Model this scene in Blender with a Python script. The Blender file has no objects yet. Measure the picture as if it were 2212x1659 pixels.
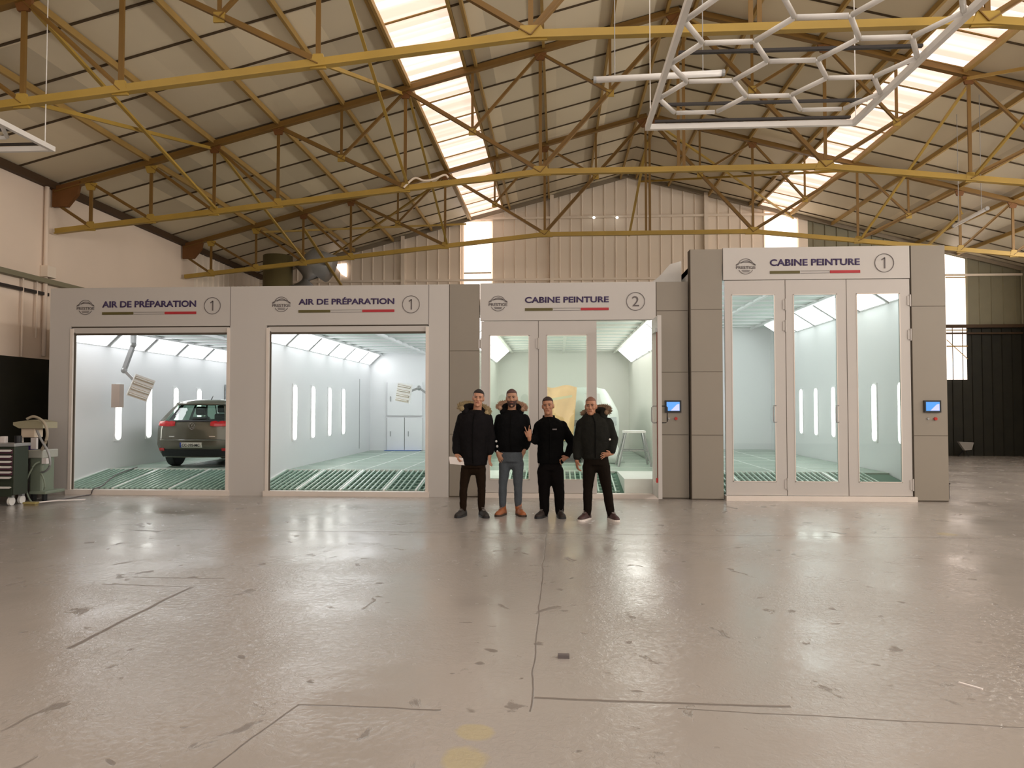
import bpy, bmesh, math, random
from mathutils import Vector, Matrix
random.seed(7)
SC = bpy.context.scene
COL = SC.collection

# ---------------------------------------------------------------- camera, light, exposure
F_PX, CX, CY, CAM_H = 1600.0, 1106.0, 829.5, 1.5
PITCH = math.atan((880 - CY) / F_PX)
YAW = math.atan(97 * math.cos(PITCH) / F_PX)
cam_d = bpy.data.cameras.new('camera')
cam_d.sensor_width = 36.0
cam_d.sensor_fit = 'HORIZONTAL'
cam_d.lens = 36.0 * F_PX / 2212.0
cam_d.clip_end = 200
cam = bpy.data.objects.new('camera', cam_d)
COL.objects.link(cam)
cam.location = (0, 0, CAM_H)
cam.rotation_euler = (math.pi / 2 + PITCH, 0, YAW)
SC.camera = cam

SC.view_settings.view_transform = 'Standard'
SC.view_settings.look = 'None'
SC.view_settings.gamma = 1.0
SC.view_settings.use_curve_mapping = False
SC.view_settings.exposure = 0.0

world = bpy.data.worlds.new('daylight')
SC.world = world
world.use_nodes = True
wbg = world.node_tree.nodes['Background']
wbg.inputs['Color'].default_value = (1.0, 0.91, 0.83, 1)      # daylight entering by the open gate behind the camera
wbg.inputs['Strength'].default_value = 1.3
PANEL_LIGHT, WALL_LIGHT, SIDE_FILL = 6.3, 5.0, 18.0
ROOF_FILL = 1.15      # glowing sheets added in the unseen near roof to light the hall
SC.cycles.max_bounces = 8; SC.cycles.diffuse_bounces = 4; SC.cycles.glossy_bounces = 3; SC.cycles.transmission_bounces = 3; SC.cycles.transparent_max_bounces = 6
SC.cycles.caustics_reflective = False; SC.cycles.caustics_refractive = False

# ---------------------------------------------------------------- helpers
_fw = Vector((-math.sin(YAW) * math.cos(PITCH), math.cos(YAW) * math.cos(PITCH), math.sin(PITCH)))
_rt = Vector((math.cos(YAW), math.sin(YAW), 0))
_up = _rt.cross(_fw)
def ray(x, y): return _fw * F_PX + _rt * (x - CX) - _up * (y - CY)
def at_y(x, y, Y):
    d = ray(x, y); return Vector((0, 0, CAM_H)) + d * (Y / d.y)
def at_x(x, y, X):
    d = ray(x, y); return Vector((0, 0, CAM_H)) + d * (X / d.x)

def lin(c):
    c = c / 255.0
    return c / 12.92 if c <= 0.04045 else ((c + 0.055) / 1.055) ** 2.4
def rgb(r, g, b): return (lin(r), lin(g), lin(b), 1)

def mat(name, col, rough=0.6, metal=0.0, var=0.08, scale=4.0, bump=0.0, bscale=40.0, emit=None, estr=0.0, coat=0.0, spec=0.5):
    m = bpy.data.materials.new(name); m.use_nodes = True
    nt = m.node_tree; N = nt.nodes; L = nt.links
    p = N['Principled BSDF']
    p.inputs['Roughness'].default_value = rough
    p.inputs['Metallic'].default_value = metal
    p.inputs['Specular IOR Level'].default_value = spec
    p.inputs['Coat Weight'].default_value = coat
    tc = N.new('ShaderNodeTexCoord')
    nz = N.new('ShaderNodeTexNoise'); nz.inputs['Scale'].default_value = scale; nz.inputs['Detail'].default_value = 3
    L.new(tc.outputs['Object'], nz.inputs['Vector'])
    mx = N.new('ShaderNodeMix'); mx.data_type = 'RGBA'
    a = tuple(max(0, c * (1 - var)) for c in col[:3]) + (1,)
    b = tuple(min(1, c * (1 + var)) for c in col[:3]) + (1,)
    mx.inputs['A'].default_value = a; mx.inputs['B'].default_value = b
    L.new(nz.outputs['Fac'], mx.inputs['Factor'])
    L.new(mx.outputs['Result'], p.inputs['Base Color'])
    if bump > 0:
        n2 = N.new('ShaderNodeTexNoise'); n2.inputs['Scale'].default_value = bscale; n2.inputs['Detail'].default_value = 4
        L.new(tc.outputs['Object'], n2.inputs['Vector'])
        bp = N.new('ShaderNodeBump'); bp.inputs['Strength'].default_value = bump; bp.inputs['Distance'].default_value = 0.02
        L.new(n2.outputs['Fac'], bp.inputs['Height']); L.new(bp.outputs['Normal'], p.inputs['Normal'])
    if emit:
        p.inputs['Emission Color'].default_value = emit
        p.inputs['Emission Strength'].default_value = estr
    return m

def glass_mat(name, tint, refl=0.07):
    m = bpy.data.materials.new(name); m.use_nodes = True
    nt = m.node_tree; N = nt.nodes; L = nt.links
    N.remove(N['Principled BSDF'])
    t = N.new('ShaderNodeBsdfTransparent'); t.inputs['Color'].default_value = tint
    g = N.new('ShaderNodeBsdfGlossy'); g.inputs['Roughness'].default_value = 0.02
    mx = N.new('ShaderNodeMixShader'); mx.inputs['Fac'].default_value = refl
    L.new(t.outputs[0], mx.inputs[1]); L.new(g.outputs[0], mx.inputs[2])
    L.new(mx.outputs[0], N['Material Output'].inputs['Surface'])
    return m

class MB:
    """collects shapes in world coordinates; build() links them as ONE mesh object"""
    def __init__(s): s.bm = bmesh.new()
    def box(s, x0, x1, y0, y1, z0, z1):
        v = [s.bm.verts.new(p) for p in ((x0,y0,z0),(x1,y0,z0),(x1,y1,z0),(x0,y1,z0),(x0,y0,z1),(x1,y0,z1),(x1,y1,z1),(x0,y1,z1))]
        for f in ((3,2,1,0),(4,5,6,7),(0,1,5,4),(1,2,6,5),(2,3,7,6),(3,0,4,7)): s.bm.faces.new([v[i] for i in f])
        return s
    def beam(s, p, q, w, h, up=(0, 0, 1)):
        p = Vector(p); q = Vector(q); d = (q - p).normalized()
        u = Vector(up)
        if abs(d.dot(u)) > 0.98: u = Vector((0, 1, 0))
        a = d.cross(u).normalized(); b = a.cross(d).normalized()
        v = []
        for e in (p, q):
            for i, j in ((-1,-1),(1,-1),(1,1),(-1,1)): v.append(s.bm.verts.new(e + a * (i * w / 2) + b * (j * h / 2)))
        for f in ((3,2,1,0),(4,5,6,7),(0,1,5,4),(1,2,6,5),(2,3,7,6),(3,0,4,7)): s.bm.faces.new([v[i] for i in f])
        return s
    def angle(s, p, q, w, t=0.012, up=(0, 0, 1)):
        """T shaped steel section: a web and a flange"""
        p = Vector(p); q = Vector(q)
        s.beam(p, q, w, t, up)
        d = (q - p).normalized(); u = Vector(up)
        if abs(d.dot(u)) > 0.98: u = Vector((0, 1, 0))
        a = d.cross(u).normalized(); b = a.cross(d).normalized()
        s.beam(p + b * (w / 2), q + b * (w / 2), t * 1.6, w, up)
        return s
    def cone(s, p, q, r1, r2, n=12, caps=True):
        p = Vector(p); q = Vector(q); d = q - p
        if d.length < 1e-6: return s
        d.normalize(); u = Vector((0, 0, 1)) if abs(d.z) < 0.95 else Vector((1, 0, 0))
        a = d.cross(u).normalized(); b = a.cross(d)
        A, B = [], []
        for i in range(n):
            t = 2 * math.pi * i / n; o = a * math.cos(t) + b * math.sin(t)
            A.append(s.bm.verts.new(p + o * r1)); B.append(s.bm.verts.new(q + o * r2))
        for i in range(n): s.bm.faces.new((A[i], B[i], B[(i+1) % n], A[(i+1) % n]))
        if caps: s.bm.faces.new(A); s.bm.faces.new(B[::-1])
        return s
    def tube(s, pts, r, n=8):
        pts = [Vector(p) for p in pts]; rings = []
        for i, p in enumerate(pts):
            d = (pts[min(i+1, len(pts)-1)] - pts[max(i-1, 0)]).normalized()
            u = Vector((0, 0, 1)) if abs(d.z) < 0.9 else Vector((1, 0, 0))
            a = d.cross(u).normalized(); b = a.cross(d)
            rings.append([s.bm.verts.new(p + (a * math.cos(2*math.pi*k/n) + b * math.sin(2*math.pi*k/n)) * r) for k in range(n)])
        for A, B in zip(rings, rings[1:]):
            for k in range(n): s.bm.faces.new((A[k], B[k], B[(k+1) % n], A[(k+1) % n]))
        s.bm.faces.new(rings[0]); s.bm.faces.new(rings[-1][::-1])
        return s
    def ball(s, c, r, sc=(1, 1, 1), seg=12, rings=8, rot=None):
        M = Matrix.Translation(Vector(c)) @ (rot.to_4x4() if rot else Matrix()) @ Matrix.Diagonal((r*sc[0], r*sc[1], r*sc[2], 1))
        bmesh.ops.create_uvsphere(s.bm, u_segments=seg, v_segments=rings, radius=1, matrix=M)
        return s
    def rcone(s, p, q, r1, r2, n=10):
        s.cone(p, q, r1, r2, n); s.ball(p, r1, seg=n, rings=6); s.ball(q, r2, seg=n, rings=6); return s
    def loft(s, rings, caps=True):
        R = [[s.bm.verts.new(p) for p in ring] for ring in rings]; n = len(R[0])
        for A, B in zip(R, R[1:]):
            for k in range(n): s.bm.faces.new((A[k], A[(k+1) % n], B[(k+1) % n], B[k]))
        if caps: s.bm.faces.new(R[0][::-1]); s.bm.faces.new(R[-1])
        return s
    def prism(s, pts, vec):
        v = [s.bm.verts.new(Vector(p)) for p in pts]; w = [s.bm.verts.new(Vector(p) + Vector(vec)) for p in pts]; n = len(v)
        s.bm.faces.new(v[::-1]); s.bm.faces.new(w)
        for i in range(n): s.bm.faces.new((v[i], v[(i+1) % n], w[(i+1) % n], w[i]))
        return s
    def quad(s, a, b, c, d): s.bm.faces.new([s.bm.verts.new(Vector(p)) for p in (a, b, c, d)]); return s
    def build(s, name, m, parent=None, smooth=False, bevel=0, keep=False):
        me = bpy.data.meshes.new(name)
        bmesh.ops.recalc_face_normals(s.bm, faces=s.bm.faces)
        off = Vector((0, 0, 0)); p = parent
        while p is not None: off += p.location; p = p.parent
        if off.length > 0: bmesh.ops.translate(s.bm, verts=s.bm.verts, vec=-off)
        s.bm.to_mesh(me); s.bm.free()
        o = bpy.data.objects.new(name, me); COL.objects.link(o)
        for mm in (m if isinstance(m, (list, tuple)) else [m]): me.materials.append(mm)
        if parent: o.parent = parent
        if smooth: me.polygons.foreach_set('use_smooth', [True] * len(me.polygons))
        if bevel:
            b = o.modifiers.new('bevel', 'BEVEL'); b.width = bevel; b.segments = 2; b.limit_method = 'ANGLE'
        return o

def tag(o, label=None, cat=None, group=None, kind=None):
    if label: o['label'] = label
    if cat: o['category'] = cat
    if group: o['group'] = group
    if kind: o['kind'] = kind
    return o
def thing(name, label, cat, loc=(0, 0, 0), group=None):
    o = bpy.data.objects.new(name, None); COL.objects.link(o); o.location = loc; o.empty_display_size = 0.2
    return tag(o, label, cat, group)
def copy_tree(o, loc=None, label=None, parent=None):
    c = o.copy(); COL.objects.link(c)
    if parent: c.parent = parent
    if loc is not None: c.location = loc
    if label: c['label'] = label
    for ch in [x for x in bpy.data.objects if x.parent == o]: copy_tree(ch, parent=c)
    return c

def text_obj(body, x0, x1, z0, z1, Y, m, parent, name, bold=0.0, depth=0.004):
    """lettering fitted into the rectangle x0..x1, z0..z1 on the plane facing the camera at Y"""
    cu = bpy.data.curves.new(name, 'FONT'); cu.body = body; cu.size = 1; cu.extrude = 0; cu.offset = bold
    cu.resolution_u = 4
    t = bpy.data.objects.new(name, cu); COL.objects.link(t)
    dg = bpy.context.evaluated_depsgraph_get()
    me = bpy.data.meshes.new_from_object(t.evaluated_get(dg))
    bpy.data.objects.remove(t); bpy.data.curves.remove(cu)
    b = bmesh.new(); b.from_mesh(me); bpy.data.meshes.remove(me)
    xs = [v.co.x for v in b.verts]; ref = bpy.data.curves.new('r', 'FONT'); bpy.data.curves.remove(ref)
    ys = [v.co.y for v in b.verts]; capt = 0.72 if any(c in body for c in 'É') else max(ys)
    ax, ay = min(xs), 0.0
    sx = (x1 - x0) / (max(xs) - ax); sy = (z1 - z0) / capt
    for v in b.verts: v.co = Vector((x0 + (v.co.x - ax) * sx, Y, z0 + (v.co.y - ay) * sy))
    r = bmesh.ops.extrude_face_region(b, geom=list(b.faces))
    bmesh.ops.translate(b, verts=[g for g in r['geom'] if isinstance(g, bmesh.types.BMVert)], vec=(0, -depth, 0))
    mb = MB(); mb.bm.free(); mb.bm = b
    return mb.build(name, m, parent)

# ---------------------------------------------------------------- materials
M = {}
M['facade'] = mat('white_lacquered_panel', (0.58, 0.55, 0.525, 1), 0.45, var=0.02, scale=1)
M['door'] = mat('white_door_profile', (0.56, 0.525, 0.50, 1), 0.4, var=0.02)
M['cabinet'] = mat('grey_beige_sandwich_panel', (0.29, 0.255, 0.21, 1), 0.45, var=0.05, scale=1.2)
M['seam'] = mat('dark_seam', (0.10, 0.08, 0.06, 1), 0.8)
M['sill'] = mat('pale_metal_sill', (0.80, 0.72, 0.66, 1), 0.35)
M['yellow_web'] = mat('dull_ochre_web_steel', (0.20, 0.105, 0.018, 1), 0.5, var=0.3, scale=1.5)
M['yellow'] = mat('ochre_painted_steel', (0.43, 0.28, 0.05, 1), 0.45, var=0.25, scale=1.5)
M['purlin'] = mat('faded_yellow_purlin', (0.38, 0.24, 0.07, 1), 0.6, var=0.2)
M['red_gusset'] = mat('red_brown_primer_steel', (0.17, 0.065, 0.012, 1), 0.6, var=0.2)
M['white_metal'] = mat('white_aluminium', (0.80, 0.78, 0.75, 1), 0.35)
M['black_metal'] = mat('black_rail', (0.02, 0.014, 0.012, 1), 0.5)
M['booth_in'] = mat('white_booth_skin', (0.80, 0.80, 0.81, 1), 0.3, var=0.01)
M['booth_warm'] = mat('cream_booth_skin', (0.82, 0.82, 0.76, 1), 0.3, var=0.01)
M['filter'] = mat('ceiling_filter_cloth', (0.66, 0.74, 0.71, 1), 0.9, var=0.03)
M['grate_gap'] = mat('dark_green_pit', (0.07, 0.15, 0.105, 1), 0.8, var=0.25, scale=6)
M['grate_bar'] = mat('green_grey_grating', (0.36, 0.50, 0.42, 1), 0.35)
M['grate_rim'] = mat('galvanised_rim', (0.80, 0.84, 0.80, 1), 0.3, metal=0.0)
M['deck'] = mat('grey_green_deck', (0.25, 0.33, 0.27, 1), 0.35, var=0.12, scale=1.5)
M['tube_glow'] = mat('lit_lamp_panel', (0.9, 0.9, 0.9, 1), 0.5, emit=(0.965, 0.985, 1.0, 1), estr=PANEL_LIGHT)
M['warm_glow'] = mat('lit_lamp_panel_cabin', (0.9, 0.9, 0.9, 1), 0.5, emit=(1.0, 0.99, 0.93, 1), estr=PANEL_LIGHT * 1.0)
M['soft_glow'] = mat('lit_lamp_panel_tall_cabin', (0.9, 0.9, 0.9, 1), 0.5, emit=(0.97, 0.99, 1.0, 1), estr=PANEL_LIGHT * 0.8)
M['wall_glow'] = mat('lit_wall_lamp', (0.9, 0.9, 0.9, 1), 0.5, emit=(1.0, 1.0, 0.93, 1), estr=WALL_LIGHT)
M['glass'] = glass_mat('clear_door_glass', (0.95, 0.985, 0.965, 1), 0.05)
M['car_glass'] = glass_mat('green_car_glass', (0.52, 0.66, 0.58, 1), 0.12)
M['letters'] = mat('dark_violet_lettering', (0.045, 0.025, 0.10, 1), 0.5)
M['ink'] = mat('grey_ink', (0.13, 0.11, 0.11, 1), 0.5)
M['stripe_green'] = mat('olive_green_stripe', (0.11, 0.09, 0.02, 1), 0.5)
M['stripe_red'] = mat('red_stripe', (0.45, 0.02, 0.03, 1), 0.5)
M['stripe_white'] = mat('white_stripe', (0.72, 0.66, 0.61, 1), 0.5)
M['dark'] = mat('black_plastic', (0.012, 0.012, 0.014, 1), 0.5)
M['screen'] = mat('blue_screen', (0.02, 0.05, 0.2, 1), 0.2, emit=(0.12, 0.42, 1.0, 1), estr=0.9)
M['screen_pale'] = mat('pale_screen_field', (0.2, 0.2, 0.3, 1), 0.2, emit=(0.62, 0.66, 1.0, 1), estr=0.9)
M['red'] = mat('red_plastic', (0.5, 0.02, 0.015, 1), 0.35)
M['wall'] = mat('beige_painted_wall', (0.88, 0.74, 0.62, 1), 0.85, var=0.08, scale=0.7)
M['wall_dark'] = mat('black_green_wall_paint', (0.014, 0.013, 0.007, 1), 0.7, var=0.5, scale=3)
M['sheet'] = mat('cream_wall_sheet', (0.88, 0.77, 0.65, 1), 0.6, var=0.06, scale=0.6)
M['olive_sheet'] = mat('olive_wall_sheet', (0.24, 0.22, 0.145, 1), 0.6, var=0.1)
M['concrete'] = mat('grey_box_concrete', (0.3, 0.28, 0.26, 1), 0.9)
M['chrome'] = mat('chrome', (0.75, 0.75, 0.72, 1), 0.2, metal=1.0)
M['grey_metal'] = mat('grey_metal', (0.36, 0.36, 0.36, 1), 0.4, metal=0.3)
M['paper'] = mat('white_paper', (0.80, 0.74, 0.72, 1), 0.8)

def roof_material():
    m = mat('fibre_roof_lining', (0.76, 0.67, 0.50, 1), 0.5, var=0.12, scale=0.5)
    nt = m.node_tree; N = nt.nodes; L = nt.links
    p = N['Principled BSDF']; base = p.inputs['Base Color'].links[0].from_socket
    tc = N.new('ShaderNodeTexCoord'); mp = N.new('ShaderNodeMapping')
    mp.inputs['Scale'].default_value = (0.82, 0.94, 0.0)                     # one cell per board
    L.new(tc.outputs['Object'], mp.inputs['Vector'])
    fl = N.new('ShaderNodeVectorMath'); fl.operation = 'FLOOR'; L.new(mp.outputs['Vector'], fl.inputs[0])
    wn = N.new('ShaderNodeTexWhiteNoise'); wn.noise_dimensions = '3D'; L.new(fl.outputs['Vector'], wn.inputs['Vector'])
    mr = N.new('ShaderNodeMapRange'); mr.inputs['To Min'].default_value = 0.72; mr.inputs['To Max'].default_value = 1.12
    L.new(wn.outputs['Value'], mr.inputs['Value'])
    mx = N.new('ShaderNodeVectorMath'); mx.operation = 'SCALE'
    L.new(base, mx.inputs[0]); L.new(mr.outputs['Result'], mx.inputs['Scale'])
    L.new(mx.outputs['Vector'], p.inputs['Base Color'])
    return m
M['roof'] = roof_material()

def skylight_material():
    m = bpy.data.materials.new('translucent_skylight_sheet'); m.use_nodes = True
    nt = m.node_tree; N = nt.nodes; L = nt.links; p = N['Principled BSDF']
    tc = N.new('ShaderNodeTexCoord'); mp = N.new('ShaderNodeMapping'); mp.inputs['Scale'].default_value = (0.0, 3.1, 0)
    L.new(tc.outputs['Object'], mp.inputs['Vector'])
    nz = N.new('ShaderNodeTexNoise'); nz.inputs['Scale'].default_value = 1.0; nz.inputs['Detail'].default_value = 1; L.new(mp.outputs['Vector'], nz.inputs['Vector'])
    cr = N.new('ShaderNodeValToRGB'); cr.color_ramp.elements[0].position = 0.46; cr.color_ramp.elements[0].color = (0.72, 0.50, 0.40, 1)
    cr.color_ramp.elements[1].position = 0.60; cr.color_ramp.elements[1].color = (1.0, 0.90, 0.83, 1)
    L.new(nz.outputs['Fac'], cr.inputs['Fac'])
    # daylight shines through the thin sheet, least where corrugation flanks are seen at a slant
    L.new(cr.outputs['Color'], p.inputs['Emission Color'])
    p.inputs['Emission Strength'].default_value = 1.3
    p.inputs['Base Color'].default_value = (0.7, 0.6, 0.5, 1)
    return m
M['skylight'] = skylight_material()
M['skylight_flank_dim'] = mat('dimmed_skylight_flank', (0.5, 0.4, 0.33, 1), 0.6, emit=(0.80, 0.60, 0.48, 1), estr=0.8)  # shade of the corrugation flanks, put into colour and a weaker glow
M['window'] = mat('lit_translucent_window', (0.7, 0.6, 0.5, 1), 0.6, emit=(1.0, 0.86, 0.77, 1), estr=2.2)

def floor_material():
    m = bpy.data.materials.new('worn_glossy_floor_paint'); m.use_nodes = True
    nt = m.node_tree; N = nt.nodes; L = nt.links; p = N['Principled BSDF']
    tc = N.new('ShaderNodeTexCoord')
    def noise(scale, detail=4, vec=None, dist=0.0, rough=0.5):
        n = N.new('ShaderNodeTexNoise'); n.inputs['Scale'].default_value = scale; n.inputs['Detail'].default_value = detail
        n.inputs['Distortion'].default_value = dist; n.inputs['Roughness'].default_value = rough
        L.new(vec or tc.outputs['Object'], n.inputs['Vector']); return n
    def math_(op, a, b=None, c=None):
        n = N.new('ShaderNodeMath'); n.operation = op
        for i, v in enumerate((a, b, c)):
            if v is None: continue
            if isinstance(v, (int, float)): n.inputs[i].default_value = v
            else: L.new(v, n.inputs[i])
        return n.outputs[0]
    def mapr(v, a, b, c=0.0, d=1.0):
        n = N.new('ShaderNodeMapRange'); L.new(v, n.inputs['Value'])
        for k, x in zip(('From Min', 'From Max', 'To Min', 'To Max'), (a, b, c, d)): n.inputs[k].default_value = x
        return n.outputs['Result']
    sep = N.new('ShaderNodeSeparateXYZ'); L.new(tc.outputs['Object'], sep.inputs[0])
    wob = math_('MULTIPLY', math_('SUBTRACT', noise(2.2, 5).outputs['Fac'], 0.5), 0.05)
    X = math_('ADD', sep.outputs['X'], wob); Y = math_('ADD', sep.outputs['Y'], wob)
    def segment(x0, y0, x1, y1, w):
        dx, dy = x1 - x0, y1 - y0; ln = math.hypot(dx, dy); dx /= ln; dy /= ln
        px = math_('SUBTRACT', X, x0); py = math_('SUBTRACT', Y, y0)
        t = math_('ADD', math_('MULTIPLY', px, dx), math_('MULTIPLY', py, dy))
        s = math_('ABSOLUTE', math_('SUBTRACT', math_('MULTIPLY', px, dy), math_('MULTIPLY', py, dx)))
        over = math_('MAXIMUM', math_('SUBTRACT', t, ln), math_('MULTIPLY', t, -1.0))
        d = math_('MAXIMUM', s, over)
        return mapr(d, w * 0.5, w, 1.0, 0.0)
    segs = [(-0.14, 3.70, -0.13, 9.0, 0.007), (-1.31, 3.71, -0.58, 3.70, 0.010), (-0.12, 3.87, 1.15, 3.84, 0.016), (0.6, 3.78, 3.0, 3.6, 0.008),
            (-1.5, 2.7, -1.31, 3.71, 0.007), (-3.04, 4.49, -3.05, 6.04, 0.020), (-3.1, 6.06, -3.85, 6.12, 0.010), (-2.89, 6.377, -3.75, 6.38, 0.011),
            (-4.6, 8.88, 6.0, 8.86, 0.009), (-5.15, 8.8, -4.8, 8.74, 0.03)]
    crack = None
    for sg in segs:
        v = segment(*sg); crack = v if crack is None else math_('MAXIMUM', crack, v)
    # flaked paint: elongated chips
    mp = N.new('ShaderNodeMapping'); mp.inputs['Scale'].default_value = (2.2, 1.5, 1); mp.inputs['Rotation'].default_value = (0, 0, 0.4)
    L.new(tc.outputs['Object'], mp.inputs['Vector'])
    chips = mapr(noise(1.7, 6, mp.outputs['Vector'], 0.6, 0.6).outputs['Fac'], 0.64, 0.675)
    mp2 = N.new('ShaderNodeMapping'); mp2.inputs['Scale'].default_value = (1, 1.2, 1); L.new(tc.outputs['Object'], mp2.inputs['Vector'])
    spots = mapr(noise(5.5, 2, mp2.outputs['Vector'], 0.3).outputs['Fac'], 0.70, 0.73)
    wear = math_('MAXIMUM', math_('MULTIPLY', chips, 0.75), math_('MULTIPLY', spots, 0.8))
    dark = math_('MAXIMUM', wear, crack)
    big = noise(0.35, 3)
    base = N.new('ShaderNodeMix'); base.data_type = 'RGBA'
    base.inputs['A'].default_value = (0.35, 0.32, 0.295, 1); base.inputs['B'].default_value = (0.43, 0.395, 0.365, 1)
    L.new(big.outputs['Fac'], base.inputs['Factor'])
    c2 = N.new('ShaderNodeMix'); c2.data_type = 'RGBA'; c2.inputs['B'].default_value = (0.12, 0.095, 0.08, 1)
    L.new(math_('MULTIPLY', dark, 0.8), c2.inputs['Factor']); L.new(base.outputs['Result'], c2.inputs['A'])
    # remains of old yellow marking paint
    def blot(x, y, r):
        a = math_('SUBTRACT', X, x); b = math_('SUBTRACT', Y, y)
        d = math_('SQRT', math_('ADD', math_('MULTIPLY', a, a), math_('MULTIPLY', b, b)))
        d = math_('ADD', d, math_('MULTIPLY', noise(6, 3).outputs['Fac'], r))
        return mapr(d, r * 1.2, r * 1.5, 1.0, 0.0)
    yel = math_('MAXIMUM', blot(-0.39, 3.46, 0.10), math_('MAXIMUM', blot(-0.39, 3.2, 0.12), blot(4.6, 9.1, 0.12)))
    c3 = N.new('ShaderNodeMix'); c3.data_type = 'RGBA'; c3.inputs['B'].default_value = (0.52, 0.43, 0.17, 1)
    L.new(math_('MULTIPLY', yel, 0.45), c3.inputs['Factor']); L.new(c2.outputs['Result'], c3.inputs['A'])
    L.new(c3.outputs['Result'], p.inputs['Base Color'])
    rn = noise(1.3, 4)
    rough = math_('ADD', mapr(rn.outputs['Fac'], 0.3, 0.7, 0.13, 0.23), math_('MULTIPLY', dark, 0.3))
    L.new(rough, p.inputs['Roughness'])
    p.inputs['Specular IOR Level'].default_value = 0.9
    # rippled, trowelled paint skin
    n1 = noise(24, 5, None, 1.2, 0.65); n2 = noise(3.5, 4, None, 0.5); patch = mapr(noise(0.55, 3).outputs['Fac'], 0.40, 0.62, 0.12, 1.0)
    h = math_('ADD', math_('MULTIPLY', math_('MULTIPLY', n1.outputs['Fac'], patch), 0.55), math_('MULTIPLY', n2.outputs['Fac'], 0.30))
    h = math_('SUBTRACT', h, math_('MULTIPLY', dark, 0.22))
    bp = N.new('ShaderNodeBump'); bp.inputs['Strength'].default_value = 0.50; bp.inputs['Distance'].default_value = 0.02
    L.new(h, bp.inputs['Height']); L.new(bp.outputs['Normal'], p.inputs['Normal'])
    return m
M['floor'] = floor_material()

# ---------------------------------------------------------------- the hall
XL, XR, XRIDGE, YB, YF = -9.8, 14.4, 2.3, 23.85, -7.0
def zroof(x): return 9.0 - 0.26 * abs(x - XRIDGE)
def struct(o): return tag(o, kind='structure')

struct(MB().box(XL - 0.3, XR + 0.3, YF, YB + 0.3, -0.2, 0).build('floor', M['floor']))

def slab(mb, xa, xb, y0, y1, t=0.06):
    mb.prism([(xa, y0, zroof(xa)), (xb, y0, zroof(xb)), (xb, y0, zroof(xb) + t), (xa, y0, zroof(xa) + t)], (0, y1 - y0, 0))
SKY_L = (-2.85, -1.72); SKY_R = (6.38, 7.46)
mb = MB()
for xa, xb in ((XL - 0.3, SKY_L[0]), (SKY_L[1], XRIDGE), (XRIDGE, SKY_R[0]), (SKY_R[1], XR + 0.3)): slab(mb, xa, xb, YF, YB)
for xa, xb in (SKY_L, SKY_R): slab(mb, xa, xb, YF, -6.0)
struct(mb.build('ceiling', M['roof']))
# dark lap joints of the roof boards run down both slopes
mb = MB()
y = 5.2; k = 0
while y < 23.6:
    for xa, xb in ((XL, SKY_L[0] - 0.02), (SKY_L[1] + 0.02, XRIDGE), (XRIDGE, SKY_R[0] - 0.02), (SKY_R[1] + 0.02, XR)):
        mb.prism([(xa, y, zroof(xa) - 0.022), (xb, y, zroof(xb) - 0.022), (xb, y, zroof(xb) + 0.01), (xa, y, zroof(xa) + 0.01)], (0, 0.035, 0))
    y += 1.07
struct(mb.build('trim_1', mat('dark_lap_joint', (0.07, 0.045, 0.02, 1), 0.8)))

def skylight(name, xa, xb):
    mb = MB(); n = int((YB + 6.0) / 0.045); rings = []
    pr = None
    for i in range(n + 1):
        y = -6.0 + i * 0.045; dz = 0.028 * math.cos(i * math.pi / 2.0)
        a = mb.bm.verts.new((xa, y, zroof(xa) + 0.03 + dz)); b = mb.bm.verts.new((xb, y, zroof(xb) + 0.03 + dz))
        if pr:
            f = mb.bm.faces.new((pr[0], pr[1], b, a)); f.material_index = 1 if i % 4 == 3 else 0
        pr = (a, b)
    o = mb.build(name, [M['skylight'], M['skylight_flank_dim']]); struct(o)
    fr = MB()
    for x in (xa, xb): fr.beam((x, -6, zroof(x) - 0.02), (x, YB, zroof(x) - 0.02), 0.05, 0.10)
    y = 0.0
    for i in range(28):
        y = -5.5 + i * 1.07
        if 5 < y < 23.6: fr.beam((xa, y, zroof(xa) - 0.005), (xb, y, zroof(xb) - 0.005), 0.035, 0.02)
    fr.build('window_frame', M['purlin'], o)
skylight('window_1', *SKY_L); skylight('window_2', *SKY_R)
mb = MB()
for xa, xb, ye in ((-7.6, -4.6, 6.0), (-1.0, 1.6, 9.5), (3.0, 5.6, 9.5), (8.4, 11.4, 7.0)):
    mb.prism([(xa, -6.2, zroof(xa) - .012), (xb, -6.2, zroof(xb) - .012), (xb, -6.2, zroof(xb) - .002), (xa, -6.2, zroof(xa) - .002)], (0, ye + 6.2, 0))
struct(mb.build('window_8', mat('added_roof_fill_sheet', (0.7, 0.65, 0.6, 1), 0.6, emit=(1.0, 0.94, 0.88, 1), estr=ROOF_FILL)))  # added emitters for fill light, no rooflights known here

# walls
struct(MB().box(XL - 0.25, XL, YF, 19.4, 2.42, zroof(XL)).build('wall_left', M['wall']))
def ribbed(mb, a, b, y, z0, zf, pitch, depth, axis='x'):
    """vertical ribbed sheet from a to b, top following zf"""
    prof = []; t = a
    while t < b - 1e-6:
        for dt, dp in ((0, 0), (pitch * 0.42, 0), (pitch * 0.47, depth), (pitch * 0.53, depth), (pitch * 0.58, 0)):
            if t + dt <= b: prof.append((t + dt, dp))
        t += pitch
    prof.append((b, 0)); pr = None
    for t, dp in prof:
        if axis == 'x': lo = mb.bm.verts.new((t, y - dp, z0)); hi = mb.bm.verts.new((t, y - dp, zf(t)))
        else: lo = mb.bm.verts.new((y + dp, t, z0)); hi = mb.bm.verts.new((y + dp, t, zf(t)))
        if pr: mb.bm.faces.new((pr[0], lo, hi, pr[1]))
        pr = (lo, hi)
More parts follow.
